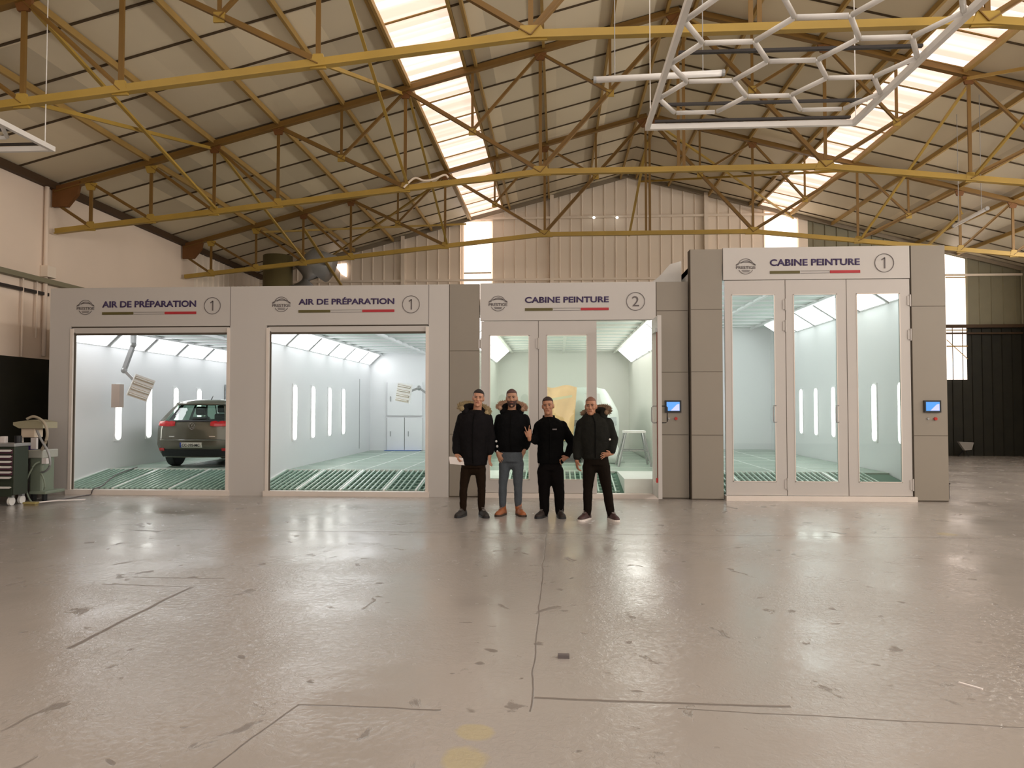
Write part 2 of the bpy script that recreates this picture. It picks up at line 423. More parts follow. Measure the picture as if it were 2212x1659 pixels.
mb = MB(); ribbed(mb, 19.4, YB, XL, 2.42, lambda t: zroof(XL), 0.32, 0.03, 'y')
wl = mb.build('wall_left', M['sheet']); struct(wl); wl.name = 'wall_left_rear'
mb = MB(); mb.box(XL - 0.25, XL + 0.01, YF, YB, 0, 2.42)
struct(mb.build('wall_left_base', M['wall_dark']))
mb = MB(); ribbed(mb, XL, 7.95, YB, 0, zroof, 0.36, 0.03); mb.box(XL - .3, XR + .3, YB + 0.05, YB + 0.2, 0, 5.7)
mb.prism([(XL - .3, YB + .05, 5.7), (XR + .3, YB + .05, 5.7), (XR + .3, YB + .05, zroof(XR + .3)), (XRIDGE, YB + .05, 9.0), (XL - .3, YB + .05, zroof(XL - .3))], (0, 0.15, 0))
struct(mb.build('wall_back', M['sheet']))
mb = MB(); ribbed(mb, 7.95, XR, YB, 4.0, zroof, 0.36, 0.03)
struct(mb.build('wall_back_upper', M['olive_sheet']))
mb = MB(); ribbed(mb, 7.95, XR, YB - 0.02, 0, lambda t: 4.02, 0.30, 0.04)
struct(mb.build('wall_back_base', M['wall_dark']))
mb = MB(); ribbed(mb, YF, YB, XR, 4.0, lambda t: zroof(XR), 0.36, -0.03, 'y'); mb.box(XR + 0.05, XR + 0.2, YF, YB, 0, zroof(XR))
struct(mb.build('wall_right', M['olive_sheet']))
struct(MB().box(XR - 0.02, XR + 0.02, YF, YB, 0, 4.0).build('wall_right_base', M['wall_dark']))
# front wall around the open gate behind the camera
mb = MB(); mb.box(XL, -7.5, YF - 0.2, YF, 0, 5.9); mb.box(12.0, XR, YF - 0.2, YF, 0, 5.9)
struct(mb.build('wall_front', M['sheet']))
# glowing band added on the unseen right wall to light the other walls
mb = MB(); ribbed(mb, -5.0, 20.0, XR - 0.04, 4.6, lambda t: 5.75, 0.5, -0.02, 'y')
M['side_window'] = mat('added_side_fill_glow', (0.7, 0.6, 0.5, 1), 0.6, emit=(1.0, 0.93, 0.86, 1), estr=SIDE_FILL)  # glow of the added fill band, no window known in this wall
struct(mb.build('window_7', M['side_window']))
# rails, posts and eaves of the back wall
mb = MB()
for z in (5.62, 7.62): mb.beam((XL if z < 6 else -2.9, YB - 0.09, z), (XR if z < 6 else 7.3, YB - 0.09, z), 0.06, 0.07)
for x in (-5.0, -0.15, 4.75): mb.beam((x, YB - 0.10, 0), (x, YB - 0.10, zroof(x) - 0.02), 0.12, 0.12)
struct(mb.build('trim_2', M['sheet']))
mb = MB(); mb.beam((7.95, YB - 0.12, 4.02), (XR, YB - 0.12, 4.02), 0.08, 0.10); mb.beam((7.95, YB - 0.10, 3.80), (XR, YB - 0.10, 3.80), 0.05, 0.05)
mb.beam((XL + 0.06, YF, zroof(XL) - 0.06), (XL + 0.06, YB, zroof(XL) - 0.06), 0.12, 0.14)
struct(mb.build('trim_3', mat('dark_brown_rail', (0.06, 0.03, 0.01, 1), 0.7)))
mb = MB(); mb.beam((XL + 0.3, YB - 0.12, zroof(XL + .3) - 0.07), (XRIDGE, YB - 0.12, 8.93), 0.04, 0.12); mb.beam((XRIDGE, YB - 0.12, 8.93), (XR, YB - 0.12, zroof(XR) - 0.07), 0.04, 0.12)
struct(mb.build('trim_4', mat('grey_verge_flashing', (0.26, 0.21, 0.15, 1), 0.7)))
# translucent strips in the back wall
wins = [(-3.0, -2.11, 5.0, 7.53), (6.62, 7.6, 5.0, None), (12.1, 12.72, 2.36, None)]
for i, (xa, xb, z0, z1) in enumerate(wins):
    mb = MB(); f = lambda t: (z1 if z1 else zroof(t) - 0.16)
    ribbed(mb, xa, xb, YB - 0.05, z0, f, 0.22, 0.02)
    o = struct(mb.build('window_%d' % (i + 3), M['window']))
    fr = MB()
    zs = (5.62, 5.85) if i < 2 else (5.55, 3.9, 3.4)
    for z in zs: fr.beam((xa, YB - 0.10, z), (xb, YB - 0.10, z), 0.03, 0.035)
    if i == 2: fr.beam((xa, YB - 0.10, 3.6), (xb, YB - 0.10, 3.0), 0.02, 0.02)
    fr.build('window_bar', M['purlin'], o)
p = [at_y(722, 571, YB - 0.06), at_y(748, 569, YB - 0.06), at_y(748, 598, YB - 0.06), at_y(738, 592, YB - 0.06)]
struct(MB().prism(p, (0, 0.02, 0)).build('window_6', M['window']))

# ---------------------------------------------------------------- roof trusses
def zt(x): return 8.84 - 0.26 * abs(x - XRIDGE) - (0.04 if abs(x - XRIDGE) > 10 else 0)
def zb(x):
    d = max(0, abs(x - XRIDGE) - 2.6); return 5.85 - 0.1045 * d
def truss(label, Y):
    t = thing('roof_truss', label, 'roof truss', (XRIDGE, Y, 4.8), 'yellow lattice roof trusses')
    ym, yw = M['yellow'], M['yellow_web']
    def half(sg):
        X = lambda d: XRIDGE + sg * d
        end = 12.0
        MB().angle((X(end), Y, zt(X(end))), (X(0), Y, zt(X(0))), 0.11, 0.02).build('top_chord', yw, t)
        MB().angle((X(end), Y, zb(X(end))), (X(2.6), Y, zb(X(2.6))), 0.10, 0.02).build('bottom_chord', ym, t)
        top = lambda d: Vector((X(d), Y, zt(X(d)) - 0.04)); bot = lambda d: Vector((X(d), Y, zb(X(d)) + 0.03))
        nodes = [2.6, 5.15, 7.6, 8.85, 10.1, 11.3]
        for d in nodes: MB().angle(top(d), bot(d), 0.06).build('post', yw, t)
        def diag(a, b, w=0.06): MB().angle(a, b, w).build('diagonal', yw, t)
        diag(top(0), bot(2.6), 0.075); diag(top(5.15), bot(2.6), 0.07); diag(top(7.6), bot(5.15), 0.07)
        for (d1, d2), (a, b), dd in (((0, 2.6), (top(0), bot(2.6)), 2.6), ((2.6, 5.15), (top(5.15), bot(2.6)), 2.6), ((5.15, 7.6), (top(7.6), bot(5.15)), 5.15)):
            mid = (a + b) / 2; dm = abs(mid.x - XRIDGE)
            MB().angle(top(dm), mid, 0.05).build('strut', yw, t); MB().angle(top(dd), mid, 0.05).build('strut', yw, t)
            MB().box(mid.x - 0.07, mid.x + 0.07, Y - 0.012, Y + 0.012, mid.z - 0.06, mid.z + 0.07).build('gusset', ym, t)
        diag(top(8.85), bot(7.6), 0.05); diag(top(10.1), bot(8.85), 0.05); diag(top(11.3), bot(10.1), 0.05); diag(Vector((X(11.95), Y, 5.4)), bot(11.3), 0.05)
        for d in nodes:
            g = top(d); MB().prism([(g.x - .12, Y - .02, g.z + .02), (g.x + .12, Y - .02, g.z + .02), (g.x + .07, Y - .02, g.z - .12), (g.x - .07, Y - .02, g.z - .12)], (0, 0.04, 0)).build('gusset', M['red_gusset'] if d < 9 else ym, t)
            g = bot(d); w = 0.20 if d == 2.6 else 0.10
            MB().prism([(g.x - w, Y - .02, g.z - .06), (g.x + w, Y - .02, g.z - .06), (g.x + w * .6, Y - .02, g.z + .12), (g.x - w * .6, Y - .02, g.z + .12)], (0, 0.04, 0)).build('gusset', ym, t)
        xw = X(11.95)
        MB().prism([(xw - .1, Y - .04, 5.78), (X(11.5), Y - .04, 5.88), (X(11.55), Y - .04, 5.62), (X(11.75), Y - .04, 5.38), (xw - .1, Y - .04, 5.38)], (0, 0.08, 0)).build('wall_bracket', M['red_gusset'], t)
    half(-1); half(1)
    MB().angle((XRIDGE - 2.6, Y, zb(XRIDGE)), (XRIDGE + 2.6, Y, zb(XRIDGE)), 0.10, 0.02).build('bottom_chord', ym, t)
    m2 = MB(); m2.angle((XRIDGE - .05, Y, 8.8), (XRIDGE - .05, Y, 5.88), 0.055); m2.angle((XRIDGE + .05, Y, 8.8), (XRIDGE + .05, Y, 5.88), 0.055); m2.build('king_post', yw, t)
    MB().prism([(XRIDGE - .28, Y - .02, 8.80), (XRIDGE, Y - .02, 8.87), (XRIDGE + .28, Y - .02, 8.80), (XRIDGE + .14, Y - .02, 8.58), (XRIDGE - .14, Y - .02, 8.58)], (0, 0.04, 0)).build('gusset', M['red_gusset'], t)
    return t
t1 = truss('yellow lattice roof truss nearest the camera, crossing the top of the picture', 8.6)
copy_tree(t1, (XRIDGE, 13.7, 4.8), 'yellow lattice roof truss in the middle, just above and behind the booth fronts')
copy_tree(t1, (XRIDGE, 18.7, 4.8), 'yellow lattice roof truss farthest away, in front of the cream end wall')

# purlins on the slopes, and cross bracing between the trusses
n = 0
side_words = {-1: 'left', 1: 'right'}; ords = ['first', 'second', 'third', 'fourth', 'fifth', 'sixth', 'seventh', 'eighth', 'ninth', 'tenth']
for sg in (-1, 1):
    for i in range(9):
        d = 0.25 + 1.27 * i if i == 0 else 1.27 * i
        x = XRIDGE + sg * d
        o = MB().beam((x, 6.0, zroof(x) - 0.07), (x, YB - 0.15, zroof(x) - 0.07), 0.05, 0.10).build('roof_purlin', M['purlin'])
        tag(o, 'thin ochre purlin under the %s roof slope, %s out from the ridge' % (side_words[sg], ords[i]), 'purlin', 'purlins under the roof boards')
# diagonal members in the vertical planes between trusses
def brace(x, ya, za, yb, zb_, lab, r=0.05):
    o = MB().angle((x, ya, za), (x, yb, zb_), r).build('sway_brace', M['yellow'])
    tag(o, lab, 'roof brace', 'long yellow braces running between the roof trusses')
for x, nm in ((-6.55, 'over the left preparation bay'), (-2.85, 'beside the left skylight'), (7.45, 'beside the right skylight')):
    zT, zB = zt(x) - 0.1, zb(x) + 0.08
    for ya, yb, w in ((8.6, 13.7, 'near'), (13.7, 18.7, 'far')):
        brace(x + 0.06, ya + .06, zT, yb - .06, zB, 'yellow brace %s, dropping away, %s roof bay' % (nm, w))
        if w == 'near': brace(x - 0.06, ya + .06, zB, yb - .06, zT, 'yellow brace %s, rising away, %s roof bay' % (nm, w))
# flat wind bracing close to the far gable
for xa, xb, nm in ((-7.8, -2.9, 'left of the ridge'), (2.6, 7.4, 'right of the ridge')):
    o = MB().angle((xa, 18.8, zt(xa) - .12), (xb, 23.5, zt(xb) - .12), 0.05).angle((xa, 23.5, zt(xa) - .12), (xb, 18.8, zt(xb) - .12), 0.05).build('wind_brace', M['yellow'])
    tag(o, 'crossed yellow wind bracing under the far roof boards, %s' % nm, 'roof brace')
for x0, z0, nm in ((-6.55, 6.4, 'left'), (2.3, 8.55, 'centre'), (10.0, 6.6, 'right')):
    o = MB().angle((x0, 18.8, z0 - .3), (x0, 23.6, z0 - 1.6), 0.07).build('gable_strut', M['yellow'])
    tag(o, 'ochre strut running down from the farthest truss to the end wall, %s one of three' % nm, 'roof brace', 'gable struts')

# ---------------------------------------------------------------- suspended hexagon lights
def hex_light(label):
    z = 4.7; x0, x1, yf, yn = 1.04, 3.34, 8.45, 3.7
    t = thing('hexagon_ceiling_light', label, 'ceiling light', ((x0 + x1) / 2, (yf + yn) / 2, z), 'white honeycomb ceiling lights')
    fm = MB(); w = 0.05
    fm.box(x0 - w/2, x1 + w/2, yf - w/2, yf + w/2, z - .03, z + .03); fm.box(x0 - w/2, x1 + w/2, yn - w/2, yn + w/2, z - .03, z + .03)
    fm.box(x0 - w/2, x0 + w/2, yn + w/2, yf - w/2, z - .03, z + .03); fm.box(x1 - w/2, x1 + w/2, yn + w/2, yf - w/2, z - .03, z + .03)
    fm.build('outer_frame', M['white_metal'], t)
    cols = ((1.285, 1.73, 8.05), (1.955, 2.40, 7.6625), (2.625, 3.07, 8.05)); segs = set(); P = 0.775
    for a, b, y0 in cols:
        k = 0
        while y0 - k * P > yn + 0.25:
            y = y0 - k * P; segs.add((a, y, b, y))
            for xe, xo in ((a, a - 0.225), (b, b + 0.225)):
                for s in (-1, 1):
                    yo = y + s * P / 2
                    if not (yn + 0.2 < yo < 8.2): continue
                    p, q = (round(xe, 3), round(y, 4)), (round(xo, 3), round(yo, 4))
                    if p > q: p, q = q, p
                    segs.add((p[0], p[1], q[0], q[1]))
            k += 1
    for s in sorted(segs):
        a = Vector((s[0], s[1], z)); b = Vector((s[2], s[3], z)); d = (b - a).normalized() * 0.018
        MB().tube([a + d, b - d], 0.024, 8).build('light_tube', M['white_metal'], t, smooth=True)
    for y in (8.42, 7.95, 6.78, 5.2):
        MB().box(x0 + 0.08, x1 - 0.05, y - .02, y + .02, z + .04, z + .065).build('support_rail', M['black_metal'], t)
    for cx_ in (x0 + 0.02, x1 - 0.02):
        for cy_ in (8.35, 4.2):
            MB().tube([(cx_, cy_, z + .03), (cx_, cy_, zt(cx_) - .35)], 0.006, 6).build('hanging_chain', M['white_metal'], t)
    return t
h1 = hex_light('white honeycomb ceiling light hanging over the centre right of the hall')
copy_tree(h1, h1.location + Vector((-9.57, 0.26, 0)), 'white honeycomb ceiling light mostly cut off by the left edge of the picture')

def batten(a, b, label, r=0.035):
    t = thing('tube_lamp', label, 'lamp', a, 'single tube lamps under the roof')
    A, B = Vector(a), Vector(b); d = (B - A).normalized()
    MB().tube([A, B], r, 10).build('lamp_tube', M['white_metal'], t, smooth=True)
    MB().cone(A - d * 0.03, A, r * 1.1, r * 1.1).build('end_cap', M['grey_metal'], t); MB().cone(B, B + d * 0.03, r * 1.1, r * 1.1).build('end_cap', M['grey_metal'], t)
    for q in (A.lerp(B, .15), A.lerp(B, .85)):
        MB().tube([q + Vector((0, 0, r)), Vector((q.x, q.y, zroof(q.x) - .08))], 0.006, 6).build('wire', M['grey_metal'], t)
batten((0.45, 8.30, 5.2), (1.85, 8.30, 5.24), 'long white tube lamp hanging behind the corner of the honeycomb light')
batten((8.09, 15.5, 5.2), (8.0, 14.2, 5.2), 'short white tube lamp under the right roof slope')
# cable swags along the middle truss
def cable(pts, r, label, m='grey_metal', name='cable'):
    P = [Vector(p) for p in pts]; out = []
    for i in range(len(P) - 1):
        p0 = P[max(i-1, 0)]; p1 = P[i]; p2 = P[i+1]; p3 = P[min(i+2, len(P)-1)]
        for k in range(8):
            t = k / 8; out.append(0.5 * ((2*p1) + (p2 - p0)*t + (2*p0 - 5*p1 + 4*p2 - p3)*t*t + (3*p1 - p0 - 3*p2 + p3)*t**3))
    out.append(P[-1])
    return tag(MB().tube(out, r, 7).build(name, M[m], smooth=True), label, 'cable')
def swag(px, Y): return [at_y(x, y, Y) for x, y in px]
cable(swag([(872, 405), (895, 385), (915, 390), (935, 388), (960, 378), (968, 384)], 13.6), 0.02, 'pale cable looped over the middle truss left of the skylight', 'sheet')
cable(swag([(1490, 40), (1540, 65), (1610, 62), (1640, 70)], 13.6), 0.025, 'ochre hose drooping from the ridge of the middle truss', 'purlin')

# ---------------------------------------------------------------- booths
YFR = 12.35          # plane of the booth fronts
ZF = 0.30            # booth floor level
def box(x0, x1, y0, y1, z0, z1): return MB().box(x0, x1, y0, y1, z0, z1)

def signage(root, Y, logo, txt, body, stripes, circ, digit, parent_name='sign_panel'):
    """logo=(cx,cy,r) txt=(x0,y0,x1,y1) stripes=(x0,x1,y) circ=(cx,cy,r) in photo pixels, on the plane Y"""
    c = at_y(logo[0], logo[1], Y); r = logo[2] / 127.0 * (Y / 12.35)
    lg = MB()
    def arc(cx, cz, rx, rz, a0, a1, w=0.007, n=24):
        pts = [(cx + rx * math.cos(math.radians(a0 + (a1 - a0) * i / n)), Y - .006, cz + rz * math.sin(math.radians(a0 + (a1 - a0) * i / n))) for i in range(n + 1)]
        for p, q in zip(pts, pts[1:]): lg.beam(p, q, 0.006, w, (0, 0, 1))
    arc(c.x, c.z, r * .8, r * .8, 28, 152); arc(c.x, c.z, r * .8, r * .8, 208, 332)
    arc(c.x, c.z + r * .02, r * 1.02, r * .44, 12, 168, 0.011); arc(c.x + r * .05, c.z + r * .18, r * .55, r * .42, 20, 160, 0.008)
    lg.beam((c.x - r, Y - .006, c.z + r * .12), (c.x - r * .7, Y - .006, c.z + r * .22), .006, .009); lg.beam((c.x + r, Y - .006, c.z + r * .12), (c.x + r * .7, Y - .006, c.z + r * .22), .006, .009)
    for k, hw in ((-.42, .42), (-.56, .36)): lg.beam((c.x - r * hw, Y - .006, c.z + r * k), (c.x + r * hw, Y - .006, c.z + r * k), .006, .008)
    lo = lg.build('round_logo', M['ink'], root)
    text_obj('PRESTIGE', c.x - r, c.x + r, c.z - r * .26, c.z + r * .04, Y - .002, M['ink'], lo, 'logo_lettering', 0.01)
    a = at_y(txt[0], txt[3], Y); b = at_y(txt[2], txt[1], Y); bl = at_y(txt[0], txt[3], Y)
    text_obj(body, a.x, b.x, a.z, b.z, Y - .002, M['letters'], root, 'sign_lettering', 0.028)
    s0 = at_y(stripes[0], stripes[2], Y); s1 = at_y(stripes[1], stripes[2], Y); w = (s1.x - s0.x) / 3; z = (s0.z + s1.z) / 2
    box(s0.x, s0.x + w, Y - .008, Y, z - .022, z + .022).build('green_stripe', M['stripe_green'], root)
    st = MB()
    for q in (z - .018, z + .018): st.box(s0.x + w + .01, s1.x - w - .01, Y - .006, Y, q - .002, q + .002)
    st.build('white_stripe', M['ink'], root)
    box(s1.x - w, s1.x, Y - .008, Y, z - .022, z + .022).build('red_stripe', M['stripe_red'], root)
    c = at_y(circ[0], circ[1], Y); r = circ[2] / 127.0 * (Y / 12.35)
    ring = MB(); n = 40
    pts = [(c.x + r * math.cos(2*math.pi*i/n), Y - .006, c.z + r * math.sin(2*math.pi*i/n)) for i in range(n + 1)]
    for p, q in zip(pts, pts[1:]): ring.beam(p, q, .006, .009)
    rg = ring.build('number_ring', M['ink'], root)
    hw = r * .38
    if digit == '1':
        MB().beam((c.x + r * .04, Y - .004, c.z - r * .6), (c.x + r * .04, Y - .004, c.z + r * .6), .005, r * .14, (1, 0, 0)).beam((c.x + r * .04, Y - .004, c.z + r * .56), (c.x - r * .26, Y - .004, c.z + r * .34), .005, r * .12).build('number', M['ink'], rg)
    else: text_obj(digit, c.x - hw, c.x + hw, c.z - r * .55, c.z + r * .58, Y - .002, M['ink'], rg, 'number', 0.0)

def ceiling_light(root, Y0, Y1, xw, zl, sg, reach, z1, glow='tube_glow'):
    """sloped lit lamp box in the upper corner; sg=+1 for the left hand wall"""
    a = (xw, zl); b = (xw + sg * reach, z1); g = 0.05
    nx, nz = (b[1] - a[1]), -(b[0] - a[0])
    def P(u, y, off=0.0):
        return (a[0] + (b[0] - a[0]) * u - sg * off * abs(nx) * 0 + 0, y, a[1] + (b[1] - a[1]) * u - off)
    fr = MB().prism([P(0, Y0), P(1, Y0), P(1, Y0, -.06), P(0, Y0, -.06)], (0, Y1 - Y0, 0))
    f = fr.build('ceiling_lamp_box', M['booth_in'], root)
    MB().prism([P(.10, Y0 + g, .012), P(.90, Y0 + g, .012), P(.90, Y0 + g, .0), P(.10, Y0 + g, .0)], (0, Y1 - Y0 - 2*g, 0)).build('lit_diffuser', M[glow], f)
def wall_lamp(root, xw, sg, y, z0=0.86, z1=1.94, w=0.17):
    f = box(min(xw, xw + sg * .02), max(xw, xw + sg * .02), y - w/2 - .03, y + w/2 + .03, z0 - .03, z1 + .03).build('wall_lamp_frame', M['booth_in'], root)
    mb = MB(); n = 10; pts = []
    for i in range(n + 1):
        t = math.pi * i / n; pts.append((xw + sg * .02, y + w/2 * math.cos(t), z1 - w/2 + w/2 * math.sin(t)))
    for i in range(n + 1):
        t = math.pi + math.pi * i / n; pts.append((xw + sg * .02, y + w/2 * math.cos(t), z0 + w/2 + w/2 * math.sin(t)))
    mb.prism(pts, (sg * .012, 0, 0)).build('lit_diffuser', M['wall_glow'], f)

def booth_floor(root, x0, x1, y1, skin, ramp_end=14.0, panels=None, slot=0.095):
    """perforated ramp at the entrance, flat deck behind; panels = x limits of the grating panels"""
    ys = YFR + 0.12; zr = 0.09
    zz = lambda y: zr + (ZF - zr) * min(1, (y - ys) / (ramp_end - ys))
    MB().prism([(x0, ys, 0.0), (x0, ys, zr - .03), (x0, ramp_end, ZF - .03), (x0, ramp_end, 0)], (x1 - x0, 0, 0)).build('ramp_base', M['grate_gap'], root)
    for xa, xb in zip(panels, panels[1:]):
        g = MB(); s = Vector((0, ramp_end - ys, ZF - zr)); x = xa + .05
        while x < xb - .03:
            g.beam((x, ys + .02, zr), (x, ramp_end - .02, ZF - .002), 0.026, 0.03); x += slot
        for k in range(7):
            y = ys + (ramp_end - ys) * (k + .5) / 7; g.beam((xa + .03, y, zz(y) - .012), (xb - .03, y, zz(y) - .012), 0.018, 0.014)
        gr = g.build('floor_grating', M['grate_bar'], root)
        r = MB(); r.beam((xa + .012, ys, zr), (xa + .012, ramp_end, ZF), 0.035, 0.035); r.beam((xa, ramp_end - .02, ZF), (xb, ramp_end - .02, ZF), 0.035, 0.035)
        r.build('grating_rim', M['grate_rim'], gr)
    d = MB().box(x0, x1, ramp_end, y1, 0, ZF)
    d.build('floor_deck', M['deck'], root)
    seam = MB(); y = ramp_end + 1.0
    while y < y1 - .3: seam.box(x0 + .05, x1 - .05, y - .012, y + .012, ZF, ZF + .004); y += 1.0
    for x in panels[1:-1]: seam.box(x - .012, x + .012, ramp_end, y1 - .1, ZF, ZF + .004)
    seam.build('deck_joint', M['grate_rim'], root)

def booth_shell(root, x0, x1, y1, zc, zl, reach, skin, lights_y, side_lamps=((), ()), ceiling_bars=True, lightsides=(1, -1), glow='tube_glow'):
    t = .05
    box(x0, x0 + t, YFR + .08, y1, 0, zc + .1).build('left_wall', skin, root)
    box(x1 - t, x1, YFR + .08, y1, 0, zc + .1).build('right_wall', skin, root)
    box(x0, x1, y1, y1 + .08, 0, zc + .1).build('back_wall', skin, root)
    box(x0, x1, YFR + .08, y1, zc, zc + .1).build('booth_ceiling', M['filter'], root)
    if ceiling_bars:
        b = MB(); y = YFR + .7
        while y < y1: b.beam((x0 + reach, y, zc - .02), (x1 - reach, y, zc - .02), .05, .04); y += .72
        for x in (x0 + reach + .05, (x0 + x1) / 2, x1 - reach - .05): b.beam((x, YFR + .1, zc - .035), (x, y1, zc - .035), .07, .05)
        b.build('ceiling_frame', skin, root)
    for sg in lightsides:
        xw = x0 + t if sg == 1 else x1 - t
        for ya, yb in zip(lights_y, lights_y[1:]): ceiling_light(root, ya + .04, yb - .04, xw, zl, sg, reach, zc - .02, glow)
    for sg, ys in zip((1, -1), side_lamps):
        xw = x0 + t if sg == 1 else x1 - t
        for y in ys: wall_lamp(root, xw, sg, y)

# --- two preparation bays with roller shutters
def prep_bay(label, x0, x1, ox0, ox1, panels, lamps, sign):
    r = thing('preparation_bay', label, 'spray bay', ((x0 + x1) / 2, YFR, 0), 'preparation bays with roller shutters')
    zt_, zo = 3.575, 2.90; t = .08
    f = MB().box(x0, ox0, YFR, YFR + t, 0, zt_).box(ox1, x1, YFR, YFR + t, 0, zt_).box(ox0, ox1, YFR, YFR + t, zo, zt_)
    f.build('front_panel', M['facade'], r)
    sm = MB().box(ox1 - .004, ox1 + .004, YFR - .002, YFR, zo, zt_)
    sm.build('panel_seam', M['ink'], r)
    sp = thing_part = None
    signage(r, YFR - .001, *sign)
    box(ox0 + .02, ox1 - .02, YFR + .02, YFR + .10, 2.785, 2.88).build('roller_shutter', M['facade'], r)
    box(ox0, ox1, YFR + .015, YFR + .11, 2.755, 2.785).build('shutter_bottom_rail', M['seam'], r)
    box(ox0, ox1, YFR + .03, YFR + .11, 2.88, 2.90).build('shutter_slot', M['seam'], r)
    for xa in (ox0, ox1 - .05):
        g = box(xa, xa + .05, YFR - .015, YFR + .09, 0.08, 2.86).build('guide_rail', M['sill'], r)
    box(ox0 + .05, ox0 + .07, YFR + .02, YFR + .05, 0.08, 2.80).build('rail_seal', M['seam'], r)
    box(ox0 - .02, ox1 + .02, YFR - .05, YFR + .12, 0, .085).build('door_sill', M['sill'], r)
    booth_shell(r, x0 + .02, x1 - .02, 20.4, 3.0, 2.67, .33, M['booth_in'], [12.6, 13.9, 15.2, 16.5, 17.8, 19.1, 20.3], lamps)
    booth_floor(r, x0 + .07, x1 - .07, 20.4, M['booth_in'], panels=panels)
    return r
bay1 = prep_bay('left preparation bay, lit inside, with a grey hatchback parked in it', -8.81, -5.27, -8.43, -5.59, [-8.74, -7.72, -6.7, -5.34], ((14.27, 15.38, 16.5, 17.6), ()),
    ((185, 664, 20), (221, 649, 424, 664), 'AIR DE PRÉPARATION', (221, 424, 676.5), (459, 660.5, 18), '1'))
bay2 = prep_bay('right preparation bay, empty and lit, between the first bay and the cabins', -5.27, -1.81, -4.95, -2.155, [-5.2, -4.45, -3.7, -2.95, -2.4, -1.88], ((14.4, 15.5, 16.65, 17.75), ()),
    ((608, 657.5, 20), (645, 644, 852, 658), 'AIR DE PRÉPARATION', (645, 852, 672), (888, 657.5, 18.5), '1'))
# fittings on the back wall and corner of the second bay
w = MB()
p0 = at_y(836, 826, 20.3); p1 = at_y(924, 900, 20.3); p2 = at_y(924, 971, 20.3)
for (xa, xb, za, zb_) in ((p0.x, p0.x + .98, p1.z + .03, p0.z), (p0.x, p0.x + .48, ZF + .02, p1.z - .03), (p0.x + .5, p0.x + .98, ZF + .02, p1.z - .03)):
    bd = box(xa, xb, 20.33, 20.40, za, zb_).build('service_door', M['booth_in'], bay2)
    box(xa - .012, xa, 20.34, 20.40, za, zb_).build('door_gap', M['grey_metal'], bd)
    box(xa + .09, xa + .11, 20.30, 20.33, (za + zb_) / 2 - .07, (za + zb_) / 2 + .07).build('door_handle', M['grey_metal'], bd)
box(-5.2, -5.195, 19.25, 19.29, 0.42, 2.25).build('wall_joint', M['grey_metal'], bay2)
box(-4.75, -3.75, 20.15, 20.38, ZF + .005, ZF + .02).build('blue_floor_strip', mat('blue_mat', (0.12, 0.2, 0.45, 1), 0.7), bay2)
box(-8.72, -8.71, 19.0, 19.35, 1.62, 2.10).build('wall_hatch', M['grey_metal'], bay1)

# --- paint cabins with glazed leaves
def leaf_obj(root, x0, x1, z0, z1, Y, gx0, gx1, gz0, gz1, handle=None, hinges=()):
    t = .06
    f = MB().box(x0 + .004, gx0, Y - t/2, Y + t/2, z0, z1).box(gx1, x1 - .004, Y - t/2, Y + t/2, z0, z1).box(gx0, gx1, Y - t/2, Y + t/2, z0, gz0).box(gx0, gx1, Y - t/2, Y + t/2, gz1, z1)
    o = f.build('door_leaf', M['door'], root)
    box(gx0, gx1, Y - .004, Y + .004, gz0, gz1).build('door_glass', M['glass'], o)
    g = MB()
    g.box(gx0, gx0 + .012, Y - t/2 - .006, Y - t/2, gz0, gz1).box(gx1 - .012, gx1, Y - t/2 - .006, Y - t/2, gz0, gz1).box(gx0, gx1, Y - t/2 - .006, Y - t/2, gz0, gz0 + .012).box(gx0, gx1, Y - t/2 - .006, Y - t/2, gz1 - .012, gz1)
    g.build('glazing_bead', M['sill'], o)
    if handle:
        hx, hz0, hz1 = handle
        MB().tube([(hx + .03, Y - t/2, hz0), (hx - .02, Y - .07, hz0), (hx - .03, Y - .08, hz0 + .03), (hx - .03, Y - .08, hz1 - .03), (hx - .02, Y - .07, hz1), (hx + .03, Y - t/2, hz1)], .009, 8).build('pull_handle', M['grey_metal'], o, smooth=True)
    for hx, hz in hinges:
        MB().box(hx - .045, hx + .02, Y - t/2 - .012, Y - t/2, hz - .01, hz + .14).cone((hx, Y - t/2 - .015, hz - .03), (hx, Y - t/2 - .015, hz + .16), .011, .011).build('hinge', M['door'], o)
    return o
def seam_lines(root, lines, Y):
    s = MB()
    for (xa, za, xb, zb_) in lines: s.box(min(xa, xb) - .004, max(xa, xb) + .004, Y - .033, Y - .029, min(za, zb_) - .004, max(za, zb_) + .004)
    s.build('door_gap', M['seam'], root)

# cabin 2 (third leaf folded open towards the hall)
cab2 = thing('paint_cabin', 'paint cabin number 2 with one glazed leaf standing open, behind the four men', 'spray cabin', (0.2, YFR, 0), 'paint cabins with folding glass doors')
box(-1.285, 1.64, YFR, YFR + .08, 2.955, 3.585).build('header_panel', M['facade'], cab2)
signage(cab2, YFR - .001, (1076, 655.5, 20), (1134, 640, 1315, 654), 'CABINE PEINTURE', (1134, 1315, 668), (1373, 651, 19), '2')
box(-1.30, 1.66, YFR - .05, YFR + .12, 0, .075).build('door_sill', M['sill'], cab2)
leaf_obj(cab2, -1.27, -.305, .08, 2.945, YFR + .04, -1.125, -.46, .295, 2.71, hinges=((-1.27, 2.5),))
leaf_obj(cab2, -.305, .665, .08, 2.945, YFR + .04, -.17, .505, .295, 2.71, hinges=((-.305, 2.5),))
seam_lines(cab2, [(-.305, .08, -.305, 2.945), (-1.27, 2.95, 1.62, 2.95), (-1.275, .08, -1.275, 2.95)], YFR + .04)
